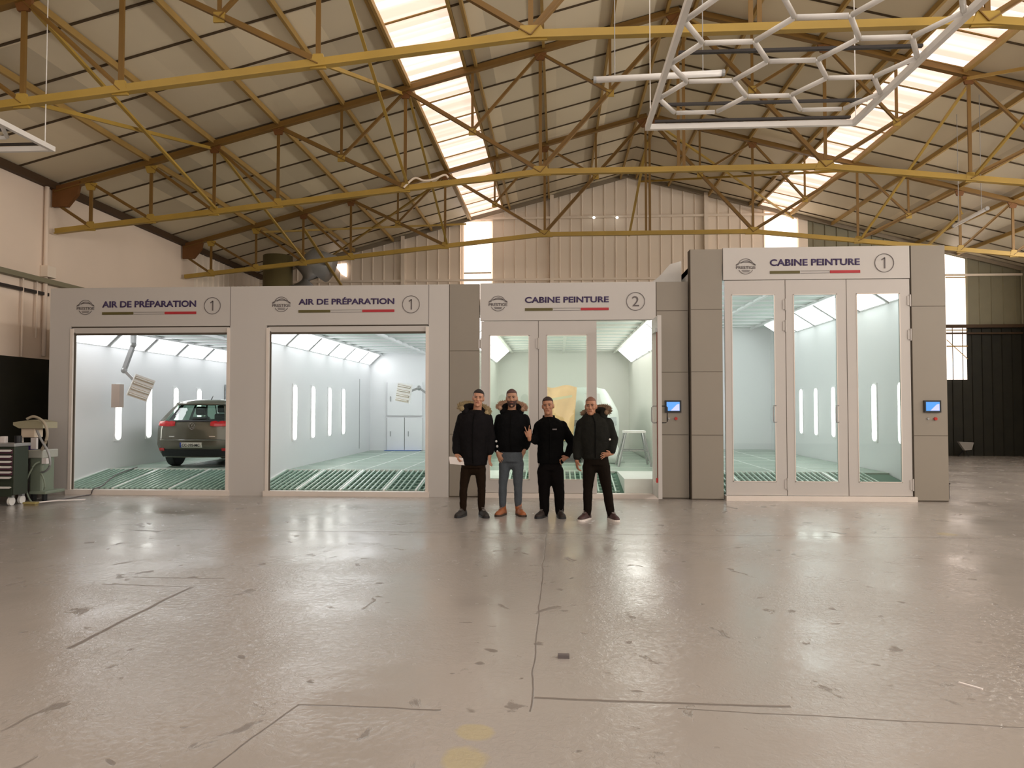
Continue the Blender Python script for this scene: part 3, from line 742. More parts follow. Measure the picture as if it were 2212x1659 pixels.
# open leaf: turned about 90 degrees outwards
X0 = 1.60
fr = MB(); ya, yb = YFR - .70, YFR + .03
fr.box(X0 - .03, X0 + .03, ya, ya + .13, .08, 2.94).box(X0 - .03, X0 + .03, yb - .11, yb, .08, 2.94).box(X0 - .03, X0 + .03, ya + .13, yb - .11, .08, .29).box(X0 - .03, X0 + .03, ya + .13, yb - .11, 2.71, 2.94)
ol = fr.build('open_door_leaf', M['door'], cab2)
box(X0 - .004, X0 + .004, ya + .13, yb - .11, .29, 2.71).build('door_glass', M['glass'], ol)
MB().box(X0 - .045, X0 - .03, ya + .02, ya + .05, .35, 2.70).build('red_seal', mat('dull_red_seal', (0.30, 0.13, 0.10, 1), 0.6), ol)
MB().box(X0 - .06, X0 - .02, ya + .01, ya + .06, .33, .40).build('red_bolt', M['red'], ol)
MB().box(X0 - .06, X0 - .02, ya + .01, ya + .06, 2.68, 2.74).build('top_bolt', M['grey_metal'], ol)
for s in (-1, 1):
    MB().tube([(X0 + s * .03, ya + .05, 1.26), (X0 + s * .10, ya + .05, 1.26), (X0 + s * .12, ya + .05, 1.28), (X0 + s * .12, ya + .05, 1.50), (X0 + s * .10, ya + .05, 1.52), (X0 + s * .03, ya + .05, 1.52)], .009, 8).build('pull_handle', M['black_metal' if s > 0 else 'grey_metal'], ol, smooth=True)
booth_shell(cab2, -1.75, 2.12, 21.5, 3.12, 2.72, .42, M['booth_warm'], [12.7, 14.0, 15.3, 16.6, 17.9, 19.2, 20.5], ((14.2, 15.4, 16.6), (14.4, 15.6)), glow='warm_glow')
booth_floor(cab2, -1.68, 2.05, 21.5, M['booth_warm'], panels=[-.9, -.1, .55, 1.08])
box(1.12, 2.05, YFR + .12, 14.0, 0, .31).build('side_platform', M['grate_rim'], cab2); box(-1.68, -.95, YFR + .12, 14.0, 0, .31).build('side_platform', M['grate_rim'], cab2)

# cabin 1, taller
Y1 = 12.2
cab1 = thing('paint_cabin', 'tall paint cabin number 1 with three closed glazed leaves, right of the others', 'spray cabin', (4.2, Y1, 0), 'paint cabins with folding glass doors')
box(2.71, 5.66, Y1, Y1 + .08, 3.575, 4.10).build('header_panel', M['facade'], cab1)
signage(cab1, Y1 - .001, (1911 - 300, 575.5, 20), (1663, 558, 1857, 574), 'CABINE PEINTURE', (1663, 1858, 587.5), (1910, 568, 19), '1')
box(2.72, 5.70, Y1 - .06, Y1 + .12, 0, .078).build('door_sill', M['sill'], cab1)
for i, (xa, xb, ga, gb) in enumerate(((2.73, 3.70, 2.84, 3.53), (3.70, 4.665, 3.825, 4.515), (4.665, 5.66, 4.82, 5.505))):
    leaf_obj(cab1, xa, xb, .085, 3.565, Y1 + .04, ga, gb, .30, 3.335, handle=((gb - .02, 1.26, 1.53) if i < 2 else None), hinges=(((xa, 2.75), (xa, 3.1), (xa, .2)) if i == 1 else ((5.66, 2.6), (5.66, 3.15), (5.66, .2)) if i == 2 else ()))
seam_lines(cab1, [(3.70, .085, 3.70, 3.565), (4.665, .085, 4.665, 3.565), (2.73, 3.57, 5.66, 3.57), (5.665, .085, 5.665, 3.57)], Y1 + .04)
booth_shell(cab1, 2.24, 6.14, 21.5, 3.78, 3.40, .55, M['booth_in'], [12.6, 13.9, 15.2, 16.5, 17.8, 19.1, 20.4], ((14.0, 15.5, 17, 18.5), (13.5, 14.6, 16.7, 17.8, 18.85)), glow='soft_glow')
booth_floor(cab1, 2.31, 6.07, 21.5, M['booth_in'], panels=[2.45, 3.15, 4.05, 4.85, 5.6])

# --- grey cabinets between the cabins
def cabinet(label, x0, x1, zt_, Y, seams, panel=None, left_gap=False):
    c = thing('service_cabinet', label, 'cabinet', ((x0 + x1) / 2, Y, 0), 'grey sandwich panel cabinets')
    box(x0 + .006, x1 - .006, Y, YFR + .075, .02, zt_).build('cabinet_body', M['cabinet'], c)
    s = MB().box(x0 + .01, x1 - .01, Y + .01, YFR + .07, 0, .02)
    for z in seams: s.box(x0 + .01, x1 - .01, Y - .003, Y, z - .004, z + .004)
    s.box(x0 - .002, x0 + .008, Y - .003, YFR + .07, 0, zt_)
    s.build('panel_joint', M['seam'], c)
    if panel:
        px0, px1, py0, py1 = panel
        a = at_y(px0, py1, Y); b = at_y(px1, py0, Y)
        d = box(a.x, b.x, Y - .03, Y, a.z, b.z).build('touch_screen', M['dark'], c)
        w_ = b.x - a.x; h_ = b.z - a.z
        box(a.x + w_ * .1, b.x - w_ * .1, Y - .033, Y - .03, a.z + h_ * .14, b.z - h_ * .12).build('display', M['screen'], d)
        MB().prism([(a.x + w_ * .35, Y - .0335, a.z + h_ * .16), (b.x - w_ * .12, Y - .0335, a.z + h_ * .16), (b.x - w_ * .12, Y - .0335, a.z + h_ * .72), (a.x + w_ * .72, Y - .0335, a.z + h_ * .66)], (0, -.002, 0)).build('display_field', M['screen_pale'], d)
        zc = a.z - .10
        MB().cone((a.x + w_ * .68, Y - .03, zc), (a.x + w_ * .68, Y, zc), .024, .026, 14).build('red_button', M['red'], c)
        MB().cone((a.x + w_ * .25, Y - .02, zc), (a.x + w_ * .25, Y, zc), .016, .018, 12).build('key_switch', M['grey_metal'], c)
    return c
cabinet('grey-beige cabinet left of cabin 2, behind the leftmost man', -1.805, -1.29, 3.575, YFR, (1.05, 2.45))
cabinet('grey cabinet right of cabin 2, carrying a small touch screen', 1.645, 2.17, 3.58, YFR, (1.05, 2.08, 3.10), (1436, 1471, 865, 891))
cabinet('tall grey cabinet with no screen, left of cabin 1', 2.18, 2.70, 4.085, Y1 + .02, (1.05, 2.08, 3.10))
cabinet('tall grey cabinet with a touch screen at the far right of cabin 1', 5.675, 6.215, 4.10, Y1, (1.05, 3.12), (1995, 2031, 865, 891))
tag(MB().box(6.28, 6.42, 12.6, 12.85, 0, .24).box(6.27, 6.43, 12.59, 12.86, .24, .26).build('kerb_block', mat('dark_block', (0.03, 0.022, 0.018, 1), 0.8)), 'small dark block on the floor right of the last cabinet', 'block')
# plenum and ducts seen over the booths
o = MB().prism([(1.55, 13.0, 3.6), (2.17, 13.0, 3.6), (2.17, 13.0, 4.05), (1.98, 13.0, 4.0), (1.78, 13.0, 3.78)], (0, 1.5, 0)).build('air_plenum', M['white_metal'])
tag(o, 'white slanted air plenum above the cabinet between the two cabins', 'duct')
du = thing('ventilation_duct', 'fat grey ventilation duct rising behind the second preparation bay', 'duct', (-7.6, 20.9, 3.2))
MB().cone((-8.1, 21.0, 0.0), (-8.1, 21.0, 5.9), .42, .42, 28).build('round_duct', mat('olive_duct', (0.16, 0.13, 0.055, 1), 0.5), du, smooth=True)
MB().tube([(-7.45, 21.2, 0.0), (-7.45, 21.2, 5.0), (-7.35, 21.2, 5.5), (-7.05, 21.2, 5.75), (-6.6, 21.2, 5.55)], .42, 28).build('duct_elbow', M['grey_metal'], du, smooth=True)
for i, px in enumerate((1283, 1333)):  # bright glints on the rail, shaped as small glowing balls
    c = at_y(px, 470, YB - .25)
    t = thing('rail_glint', 'tiny glowing ball standing for a glint on the end wall rail, %s of two' % ('left', 'right')[i], 'lamp', c, 'glints on the end wall rail')
    MB().ball(c, .045, (1, .6, .8)).build('lamp_head', M['wall_glow'], t); MB().tube([c, c + Vector((.03, .12, .06))], .012).build('bracket', M['grey_metal'], t)

# --- step stand in cabin 2
st = thing('step_stand', 'light metal step stand inside cabin 2, near the open leaf', 'step stand', (1.55, 15.4, ZF))
MB().box(1.36, 1.80, 15.2, 15.6, .98, 1.02).build('top_step', M['white_metal'], st)
for (xa, xb, ya, yb) in ((1.40, 1.24, 15.22, 15.1), (1.76, 1.9, 15.22, 15.1), (1.40, 1.24, 15.58, 15.75), (1.76, 1.9, 15.58, 15.75)):
    MB().beam((xa, ya, .98), (xb, yb, ZF), .03, .03).build('leg', M['grey_metal'], st)
MB().beam((1.31, 15.14, .62), (1.84, 15.14, .62), .02, .02).beam((1.31, 15.66, .62), (1.84, 15.66, .62), .02, .02).build('brace_bar', M['grey_metal'], st)

# ---------------------------------------------------------------- infrared drying lamps in the bays
def ir_lamp(label, root_xy, zc, arm, head_c, head_rot, box_c=None):
    r = thing('infrared_dryer', label, 'drying lamp', (root_xy[0], root_xy[1], zc), 'ceiling hung drying lamps')
    x, y = root_xy
    box(x - .10, x + .10, y - .10, y + .10, zc - .05, zc).build('ceiling_carriage', M['white_metal'], r)
    pts = [Vector(p) for p in arm]
    for p, q, w_ in zip(pts, pts[1:], (.08, .07, .05, .05)): MB().beam(p, q, w_, w_).build('arm', M['grey_metal'], r)
    for p in pts[1:]: MB().ball(p, .06, seg=10, rings=6).build('arm_joint', M['grey_metal'], r, smooth=True)
    hc = Vector(head_c); R = .8 * Matrix.Rotation(head_rot[2], 3, 'Z') @ Matrix.Rotation(head_rot[1], 3, 'Y') @ Matrix.Rotation(head_rot[0], 3, 'X')
    def B(mb, x0, x1, y0, y1, z0, z1):
        pts = [(x0, y0, z0), (x1, y0, z0), (x1, y0, z1), (x0, y0, z1)]
        return mb.prism([hc + R @ Vector(p) for p in pts], R @ Vector((0, y1 - y0, 0)))
    h = B(MB(), -.23, .23, 0, .08, -.27, .27).build('lamp_head', M['white_metal'], r)
    for k in range(4):
        z = -.20 + k * .135
        B(MB(), -.21, .21, -.02, 0, z - .045, z + .02).build('reflector', mat('gold_reflector', (0.48, 0.40, 0.30, 1), 0.25, metal=0.5) if k == 0 and 'gold_reflector' not in bpy.data.materials else bpy.data.materials['gold_reflector'], h)
        q = MB(); q.tube([hc + R @ Vector((-.20, -.03, z - .01)), hc + R @ Vector((.20, -.03, z - .01))], .012, 8); q.build('lamp_tube', M['white_metal'], h, smooth=True)
    if box_c:
        bx, by, bz = box_c
        box(bx - .08, bx + .08, by - .07, by + .07, bz - .22, bz + .22).build('control_box', mat('beige_box', (0.50, 0.40, 0.34, 1), 0.5), r)
    return r
c1 = [at_y(x, y, 13.6) for x, y in ((288, 745), (268, 800), (252, 832))]
head = at_y(305, 838, 13.6)
ir_lamp('drying lamp with tilted white head hanging in the left bay', (c1[0].x, 13.6), 2.98, [(c1[0].x, 13.6, 2.94), (c1[0].x, 13.6, c1[0].z), c1[1], head + Vector((-.05, .1, 0))], head, (0.1, 0.35, 0.75), (at_y(254, 855, 13.6).x, 13.6, at_y(254, 855, 13.6).z))
h2 = at_y(871, 849, 17.2); a2 = [at_y(x, y, 17.3) for x, y in ((935, 830), (925, 852), (905, 838))]
ir_lamp('drying lamp with slatted gold head hanging in the right bay', (a2[0].x, 17.3), 2.98, [(a2[0].x, 17.3, 2.94), a2[0], a2[1], a2[2], h2 + Vector((0.05, .08, 0))], h2, (0.0, 0.18, -0.3))

# ---------------------------------------------------------------- left wall services
def wall_pipe(x_px, ytop, ybot, r, label, name='wall_conduit'):
    a = at_x(x_px[0], ytop, XL + .06); b = at_x(x_px[1], ybot, XL + .06)
    tag(MB().tube([(XL + .06, a.y, a.z), (XL + .06, a.y, b.z)], r, 8).build(name, M['wall'], smooth=True), label, 'pipe', 'pipes on the left wall')
wall_pipe((104, 104), 300, 770, .04, 'thick vertical pipe on the beige wall beside the first bay')
wall_pipe((80, 78), 604, 730, .02, 'short thin vertical pipe under the cable tray')
wall_pipe((50, 46), 598, 770, .02, 'long thin vertical pipe left of the short one')
tr = MB().box(XL + .005, XL + .14, 8.0, 19.4, 3.86, 3.88).box(XL + .13, XL + .14, 8.0, 19.4, 3.88, 3.95)
tag(tr.build('cable_tray', M['olive_sheet']), 'olive cable tray running along the left wall', 'cable tray')
tag(MB().beam((XL + .05, 8.0, 3.66), (XL + .05, 13.6, 3.66), .05, .06).build('wall_rail', M['black_metal']), 'dark rail on the left wall below the cable tray', 'rail')
b = at_x(106, 600, XL + .1)
tag(MB().box(XL, XL + .16, b.y - .12, b.y + .12, b.z + .0, b.z + .22).build('junction_box', M['sheet'], bevel=.01), 'square junction box on the thick wall pipe', 'box')

# ---------------------------------------------------------------- tool trolley, extractor and bits at the left
tc = thing('tool_trolley', 'dark tool trolley with white drawer handles at the left edge', 'tool trolley', (-8.75, 11.1, 0))
mdk = mat('dark_green_lacquer', (0.035, 0.045, 0.030, 1), 0.4)
box(-9.15, -8.26, 10.85, 11.15, .16, .90).build('trolley_body', mdk, tc, bevel=.01)
box(-9.18, -8.24, 10.82, 11.18, .90, .95).build('top_tray', M['grey_metal'], tc, bevel=.01)
zs = [.86, .77, .69, .61, .53, .45, .22]
for i, z in enumerate(zs[:6] + [.30]):
    hgt = .065 if i < 6 else .16
    d = box(-9.13, -8.29, 10.835, 10.85, z - hgt, z).build('drawer', mat('plum_drawer', (0.10, 0.04, 0.06, 1), 0.4) if i == 0 else bpy.data.materials['plum_drawer'] if i < 5 else mdk, tc)
    MB().prism([(-9.12, 10.835, z - .005), (-8.31, 10.835, z - .005), (-8.285, 10.835, z - .02), (-8.31, 10.835, z - .035), (-9.12, 10.835, z - .035)], (0, -.025, 0)).build('drawer_handle', M['white_metal'], d)
for x in (-9.08, -8.34):
    for y in (10.90, 11.12):
        MB().cone((x - .02, y, .065), (x + .02, y, .065), .065, .065, 18).build('caster', M['white_metal'], tc, smooth=False); MB().box(x - .03, x + .03, y - .03, y + .03, .12, .16).build('caster_bracket', M['grey_metal'], tc)
tag(MB().cone((-8.78, 11.0, .95), (-8.78, 11.0, 1.05), .06, .045, 12).ball((-8.70, 11.05, .99), .04).build('orange_cup', mat('orange_plastic', (0.55, 0.12, 0.02, 1), 0.5)), 'orange plastic pot lying on the tool trolley', 'pot')
tag(box(-8.62, -8.54, 11.0, 11.07, .95, 1.05).build('small_carton', M['paper'], bevel=.005), 'small pale carton on the tool trolley', 'carton')
tag(MB().cone((-8.36, 11.05, .95), (-8.36, 11.05, 1.06), .05, .05, 16).build('dark_tin', M['dark']), 'dark tin at the right end of the tool trolley', 'tin')

ex = thing('sanding_station', 'dust extraction trolley with looped hoses beside the first bay', 'extractor', (-8.35, 11.55, 0))
mg = mat('grey_green_housing', (0.22, 0.26, 0.20, 1), 0.45)
P = lambda x, y, Y=11.5: at_y(x, y, Y)
def pix(mb, x0, y0, x1, y1, ya, yb):
    a = P(x0, y1, ya); b = P(x1, y0, ya); return mb.box(a.x, b.x, ya, yb, a.z, b.z)
pix(MB(), 62, 985, 92, 1066, 11.45, 11.75).build('extractor_tank', mg, ex, bevel=.03)
pix(MB(), 60, 972, 92, 990, 11.42, 11.8).build('tank_lid', mat('pale_lid', (0.45, 0.45, 0.40, 1), 0.4), ex, bevel=.015)
pix(MB(), 62, 1062, 98, 1068, 11.38, 11.85).build('foot_plate', mg, ex, bevel=.01)
pix(MB(), 66, 1068, 72, 1083, 11.42, 11.5).build('foot', M['dark'], ex); pix(MB(), 90, 1068, 95, 1083, 11.42, 11.5).build('foot', M['dark'], ex)
pix(MB(), 45, 922, 48, 975, 11.6, 11.64).build('post', M['sheet'], ex); pix(MB(), 74, 922, 77, 972, 11.6, 11.64).build('post', M['grey_metal'], ex)
pix(MB(), 45, 925, 75, 945, 11.5, 11.7).build('display_box', mat('cream_box', (0.75, 0.62, 0.48, 1), 0.5), ex, bevel=.01)
pix(MB(), 30, 975, 62, 990, 11.45, 11.8).build('shelf', M['paper'], ex, bevel=.005)
pix(MB(), 33, 990, 62, 1080, 11.6, 11.85).build('back_plate', mat('brown_plate', (0.05, 0.03, 0.02, 1), 0.6), ex)
a = P(33, 912); b = P(97, 925); MB().prism([(a.x, 11.45, a.z), (b.x - .2, 11.45, a.z + .04), (b.x, 11.45, a.z), (b.x, 11.45, b.z), (a.x + .1, 11.45, b.z), (a.x, 11.45, b.z + .05)], (0, .35, 0)).build('top_hood', mat('khaki_hood', (0.40, 0.36, 0.24, 1), 0.5), ex)
pix(MB(), 52, 957, 70, 972, 11.5, 11.6).build('blue_pack', mat('violet_pack', (0.06, 0.03, 0.22, 1), 0.5), ex); pix(MB(), 66, 946, 78, 970, 11.45, 11.5).build('paper_sheet', M['paper'], ex)
pix(MB(), 90, 990, 100, 1002, 11.42, 11.5).build('socket', M['paper'], ex)
hm = M['grey_metal']
def hose(pts, r, m): return MB().tube([p for p in pts], r, 8).build('hose', m, ex, smooth=True)
def smooth_pts(P_):
    out = []
    for i in range(len(P_) - 1):
        p0 = P_[max(i-1, 0)]; p1 = P_[i]; p2 = P_[i+1]; p3 = P_[min(i+2, len(P_)-1)]
        for k in range(7):
            t = k / 7; out.append(0.5 * ((2*p1) + (p2 - p0)*t + (2*p0 - 5*p1 + 4*p2 - p3)*t*t + (3*p1 - p0 - 3*p2 + p3)*t**3))
    out.append(P_[-1]); return out
hose(smooth_pts([P(58, 905, 11.4), P(72, 900, 11.4), P(88, 906, 11.38), P(99, 920, 11.36), P(102, 940, 11.36), P(97, 958, 11.38), P(90, 972, 11.4)]), .022, mat('beige_hose', (0.42, 0.36, 0.27, 1), 0.5))
hose(smooth_pts([P(80, 930, 11.4), P(90, 952, 11.36), P(102, 972, 11.34), P(108, 992, 11.34), P(107, 1008, 11.36), P(98, 1018, 11.4), P(90, 1020, 11.44)]), .018, hm)
hose(smooth_pts([P(86, 998, 11.4), P(75, 1003, 11.36), P(66, 1018, 11.33), P(58, 1036, 11.32), P(57, 1058, 11.32), P(62, 1075, 11.34), P(69, 1085, 11.35)]), .014, mg)
hose(smooth_pts([P(88, 1022, 11.4), P(94, 1034, 11.36), P(97, 1048, 11.36), P(95, 1058, 11.38)]), .012, mg)
br = thing('floor_brush', 'wooden floor brush lying in front of the trolley', 'brush', (-7.95, 10.9, 0))
box(-8.1, -7.9, 10.82, 10.92, .03, .06).build('brush_head', mat('brush_wood', (0.35, 0.28, 0.10, 1), 0.7), br, bevel=.006)
MB().box(-8.09, -7.91, 10.83, 10.91, 0, .03).build('bristles', mat('bristle', (0.25, 0.2, 0.1, 1), 0.9), br)
MB().tube([(-7.92, 10.88, .05), (-7.86, 11.3, .03), (-7.55, 11.5, .02)], .012).build('handle', M['paper'], br, smooth=True)
def fl(x, y, z=0.012):
    d = ray(x, y); return Vector((0, 0, CAM_H)) + d * ((z - CAM_H) / d.z)
cable([fl(72, 1086), fl(110, 1083), fl(150, 1076), fl(185, 1070), fl(196, 1068)] + [Vector((at_y(203, 1062, 12.30).x, 12.28, .10)), Vector((at_y(212, 1057, 12.4).x, 12.5, .13)), Vector((at_y(235, 1048, 13).x, 13.2, .25)), Vector((at_y(290, 1020, 14).x, 14.1, .33))], .010, 'thin grey cable trailing over the floor into the left bay', 'ink')

# small litter and a nut on the floor
tag(MB().box(-.02, .05, 0, .04, 0, .02).build('floor_debris', M['ink']), 'small dark scrap lying on the floor in front of the men', 'scrap').location = fl(1212, 1423, 0)
tag(MB().box(-.06, .06, 0, .015, 0, .006).build('paper_scrap', M['paper']), 'thin white scrap lying on the floor at the lower right', 'scrap').location = fl(2095, 1483, 0)
bpy.data.objects['paper_scrap'].rotation_euler = (0, 0, -.9)
pb = at_y(2088, 963, YB - .5)
cr_ = thing('wheelbarrow_tray', 'pale tray leaning at the foot of the dark end wall', 'tray', (pb.x, pb.y, .3))
MB().prism([(pb.x - .22, pb.y, pb.z + .12), (pb.x + .22, pb.y, pb.z + .10), (pb.x + .15, pb.y, pb.z - .12), (pb.x - .05, pb.y, pb.z - .14)], (0, .12, 0)).build('tray', M['concrete'], cr_)
MB().tube([(pb.x + .1, pb.y + .1, 0), (pb.x, pb.y + .06, pb.z - .1)], .015).tube([(pb.x - .1, pb.y + .3, 0), (pb.x, pb.y + .06, pb.z - .1)], .015).build('support', M['dark'], cr_)

# ---------------------------------------------------------------- cars
HZ = [.22, .35, .5, .65, .8, .92, 1.0, 1.10, 1.22, 1.34, 1.42, 1.46]
HW = [.80, .86, .895, .90, .90, .89, .875, .82, .75, .67, .60, .42]
HR = [.10, .05, .0, .02, .03, .05, .08, .17, .28, .38, .43, .60]
def interp(z, T):
    if z <= HZ[0]: return T[0]
    for i in range(len(HZ) - 1):
        if z <= HZ[i+1]: return T[i] + (T[i+1] - T[i]) * (z - HZ[i]) / (HZ[i+1] - HZ[i])
    return T[-1]
def rear_y(x, z):
    t = abs(x) / interp(z, HW); return interp(z, HR) + .13 * min(t, 1.1) ** 3
def hull(root, X0, Y0, Z0, sx, sy, sz, body_m, glass_m, open_windows=True):
    """hatchback body seen from its tail; sy<0 turns it round"""
    T = lambda x, y, z: (X0 + x * sx, Y0 + y * sy, Z0 + z * sz)
    mb = MB(); g = MB(); n = 12
    ts = [-1 + 2 * i / n for i in range(n + 1)]
    rows = [[mb.bm.verts.new(T(t * HW[i], rear_y(t * HW[i], HZ[i]), HZ[i])) for t in ts] for i in range(len(HZ))]
    for i in range(len(HZ) - 1):
        for k in range(n):
            win = 6 <= i <= 8 and 1 <= k <= n - 2 and open_windows
            if not win: mb.bm.faces.new((rows[i][k], rows[i][k+1], rows[i+1][k+1], rows[i+1][k]))
    L = 4.15
    def front(z): return L - .25 if z <= .5 else (L - .05 if z < .8 else (L - .2 if z < .95 else 3.15 - (z - 1.0) * 1.75))
    for s in (-1, 1):
        col = 0 if s < 0 else n; ys = [0, .12, .20, .45, .50, .74, .78, .97, 1.0]
        pr = None
        grid = []
        for i in range(len(HZ)):
            y0 = rear_y(HW[i], HZ[i]); y1 = front(HZ[i]); line = [rows[i][col]]
            for u in ys[1:]:
                tp = 1 - .10 * max(0, u - .75) * 4 * (HZ[i] < .96); line.append(mb.bm.verts.new(T(s * HW[i] * tp, y0 + (y1 - y0) * u, HZ[i])))
            grid.append(line)
        for i in range(len(HZ) - 1):
            for k in range(len(ys) - 1):
                win = 6 <= i <= 8 and k in (0, 2, 4, 6) and open_windows
                if win and k == 0: win = i < 8
                if k % 2 == 0 and 6 <= i <= 8 and open_windows: continue
                if win: continue
                f = (grid[i][k], grid[i][k+1], grid[i+1][k+1], grid[i+1][k]); mb.bm.faces.new(f)
        if s < 0: gl = grid
        else: gr = grid
    for i in range(len(HZ) - 1):                                   # nose and windscreen
        if 6 <= i <= 9 and open_windows: continue
        mb.bm.faces.new((gl[i][-1], gr[i][-1], gr[i+1][-1], gl[i+1][-1]))
    top = len(HZ) - 1                                              # roof
    for k in range(len(gl[top]) - 1): mb.bm.faces.new((gl[top][k], gl[top][k+1], gr[top][k+1], gr[top][k]))
    bmesh.ops.remove_doubles(mb.bm, verts=mb.bm.verts, dist=1e-5)
    body = mb.build('body', body_m, root, smooth=True)
    if open_windows:
        for zs_, nm in (((1.0, 1.34), 'rear_window'),):
            R = [[T(t * interp(z, HW) * .99, rear_y(t * interp(z, HW), z) + .012, z) for t in ts[1:-1]] for z in (1.0, 1.10, 1.22, 1.34)]
            w = MB()
            for A, B in zip(R, R[1:]):
                for k in range(len(A) - 1): w.quad(A[k], A[k+1], B[k+1], B[k])
            w.build(nm, glass_m, root)
        for s in (-1, 1):
            w = MB(); w.quad(T(s * .868, .4, 1.0), T(s * .868, 3.05, 1.0), T(s * .668, 2.6, 1.34), T(s * .668, .65, 1.34)); w.build('side_window', glass_m, root)
        w = MB(); w.quad(T(-.85, 3.14, 1.0), T(.85, 3.14, 1.0), T(.6, 2.45, 1.41), T(-.6, 2.45, 1.41)); w.build('windscreen', glass_m, root)
    return T
def strip(T, cols, name, m, root, out=.014):
    """panel lying on the tail surface; cols = (x, z low, z high)"""
    mb = MB(); rings = []
    for x, z0, z1 in cols:
        rings.append([T(x, rear_y(x, z0) - out, z0), T(x, rear_y(x, (z0+z1)/2) - out * 1.2, (z0+z1)/2), T(x, rear_y(x, z1) - out, z1), T(x, rear_y(x, z1) + .02, z1), T(x, rear_y(x, z0) + .02, z0)])
    return mb.loft(rings).build(name, m, root, smooth=False)
def wheel(T, x, y, r, root, w=.2):
    s = 1 if x > 0 else -1
    a = Vector(T(x - s * w, y, r)); b = Vector(T(x, y, r))
    mb = MB(); sz = (Vector(T(0, 0, 1)) - Vector(T(0, 0, 0))).length
    mb.cone(a, b, r * sz, r * sz, 26)
    o = mb.build('wheel', M['dark'], root, bevel=.02)
    MB().cone(b - (b - a) * .02, b + (b - a) * .04, r * .62 * sz, r * .55 * sz, 20).build('wheel_rim', M['grey_metal'], o)
    return o
carp = mat('grey_green_car_paint', (0.125, 0.118, 0.085, 1), 0.22, metal=0.35, var=0.02, coat=0.8)
taill = mat('red_tail_lamp', (0.55, 0.015, 0.02, 1), 0.15, var=0.3, scale=20, coat=0.6)
cx0 = at_y(416, 900, 14.3).x
car = thing('car', 'grey-green hatchback seen from behind, parked in the left bay', 'car', (cx0, 14.25, ZF))
CS = (.84, .88, .93)
T = hull(car, cx0, 14.25, ZF, *CS, carp, M['car_glass'])
for s in (-1, 1):
    strip(T, [(s * .43, .90, .985), (s * .52, .885, 1.0), (s * .70, .885, 1.0), (s * .86, .90, .99), (s * .885, .91, .98)][::s], 'tail_light', taill, car)
    strip(T, [(s * .70, .36, .42), (s * .84, .36, .42)][::s], 'reflector', taill, car, .02)
    wheel(T, s * .86, .72, .315, car); wheel(T, s * .86, 3.3, .315, car)
    mi = MB().ball(T(s * .97, 2.55, 1.03), .09, (1.0, .6, .75)).build('mirror', carp, car, smooth=True)
    strip(T, [(s * .42, .66, .68), (s * .48, .66, .68), (s * .56, .66, .68)][::s], 'model_badge', M['chrome'], car, .01)
strip(T, [(x / 10, .24, .40) for x in range(-8, 9)], 'lower_bumper', M['dark'], car, .01)
strip(T, [(x / 10, .585, .605) for x in range(-8, 9)], 'bumper_edge', mat('bumper_highlight_edge', (0.22, 0.21, 0.17, 1), 0.2, metal=0.3, coat=0.8), car, .025)
strip(T, [(x / 10, .61, .618) for x in range(-7, 8)], 'tailgate_gap', M['dark'], car, .004)
strip(T, [(x / 10, .985, 1.02) for x in range(-7, 8)], 'window_trim', M['dark'], car, .012)
strip(T, [(x / 10, 1.35, 1.40) for x in range(-6, 7)], 'roof_spoiler', carp, car, .07)
MB().beam(T(-.02, .10, 1.035), T(.30, .13, 1.05), .012, .02).build('rear_wiper', M['dark'], car)
MB().cone(T(0, .95, 1.455), T(0, 1.05, 1.55), .012, .004).build('antenna', M['dark'], car)
pl = strip(T, [(x, .435, .545) for x in (-.26, -.13, 0, .13, .26)], 'number_plate', mat('white_plate', (0.62, 0.60, 0.52, 1), 0.4), car, .03)
strip(T, [(-.26, .437, .543), (-.225, .437, .543)], 'blue_plate_band', mat('plate_blue', (0.02, 0.05, 0.3, 1), 0.4), car, .034)
a = T(-.20, 0, .46); b = T(.23, 0, .52)
text_obj('CC-395-MC', a[0], b[0], a[2], b[2], T(0, rear_y(0, .49) - .043, 0)[1], M['dark'], pl, 'plate_lettering', 0.01)
em = MB(); ec = T(0, rear_y(0, .89) - .012, .89); rr = .062
pts = [(ec[0] + rr * math.cos(2*math.pi*i/28), ec[1], ec[2] + rr * math.sin(2*math.pi*i/28)) for i in range(29)]
for p, q in zip(pts, pts[1:]): em.beam(p, q, .012, .011)
def Q(x, z): return (ec[0] + x * rr, ec[1] - .003, ec[2] + z * rr)
for p, q in ((Q(-.42, .88), Q(0, .08)), (Q(.42, .88), Q(0, .08)), (Q(-.88, .42), Q(-.42, -.85)), (Q(-.42, -.85), Q(0, .0)), (Q(0, .0), Q(.42, -.85)), (Q(.42, -.85), Q(.88, .42))): em.beam(p, q, .008, .011)
em.build('round_emblem', M['chrome'], car)
seat = mat('dark_seat', (0.03, 0.032, 0.03, 1), 0.9)
MB().box(cx0 - .66, cx0 + .66, 14.6, 17.3, ZF + .25, ZF + .80).build('cabin_floor', seat, car)
for x in (-.42, .38):
    MB().box(cx0 + (x - .24) * .84, cx0 + (x + .24) * .84, 15.3, 15.42, ZF + .75, ZF + 1.0).box(cx0 + (x - .13) * .84, cx0 + (x + .13) * .84, 15.32, 15.42, ZF + 1.03, ZF + 1.22).build('seat_back', seat, car, bevel=.04)
for x in (-.36, .36):
    MB().box(cx0 + (x - .20) * .84, cx0 + (x + .20) * .84, 16.2, 16.32, ZF + .75, ZF + 1.06).box(cx0 + (x - .12) * .84, cx0 + (x + .12) * .84, 16.2, 16.3, ZF + 1.08, ZF + 1.25).build('seat_back', seat, car, bevel=.04)

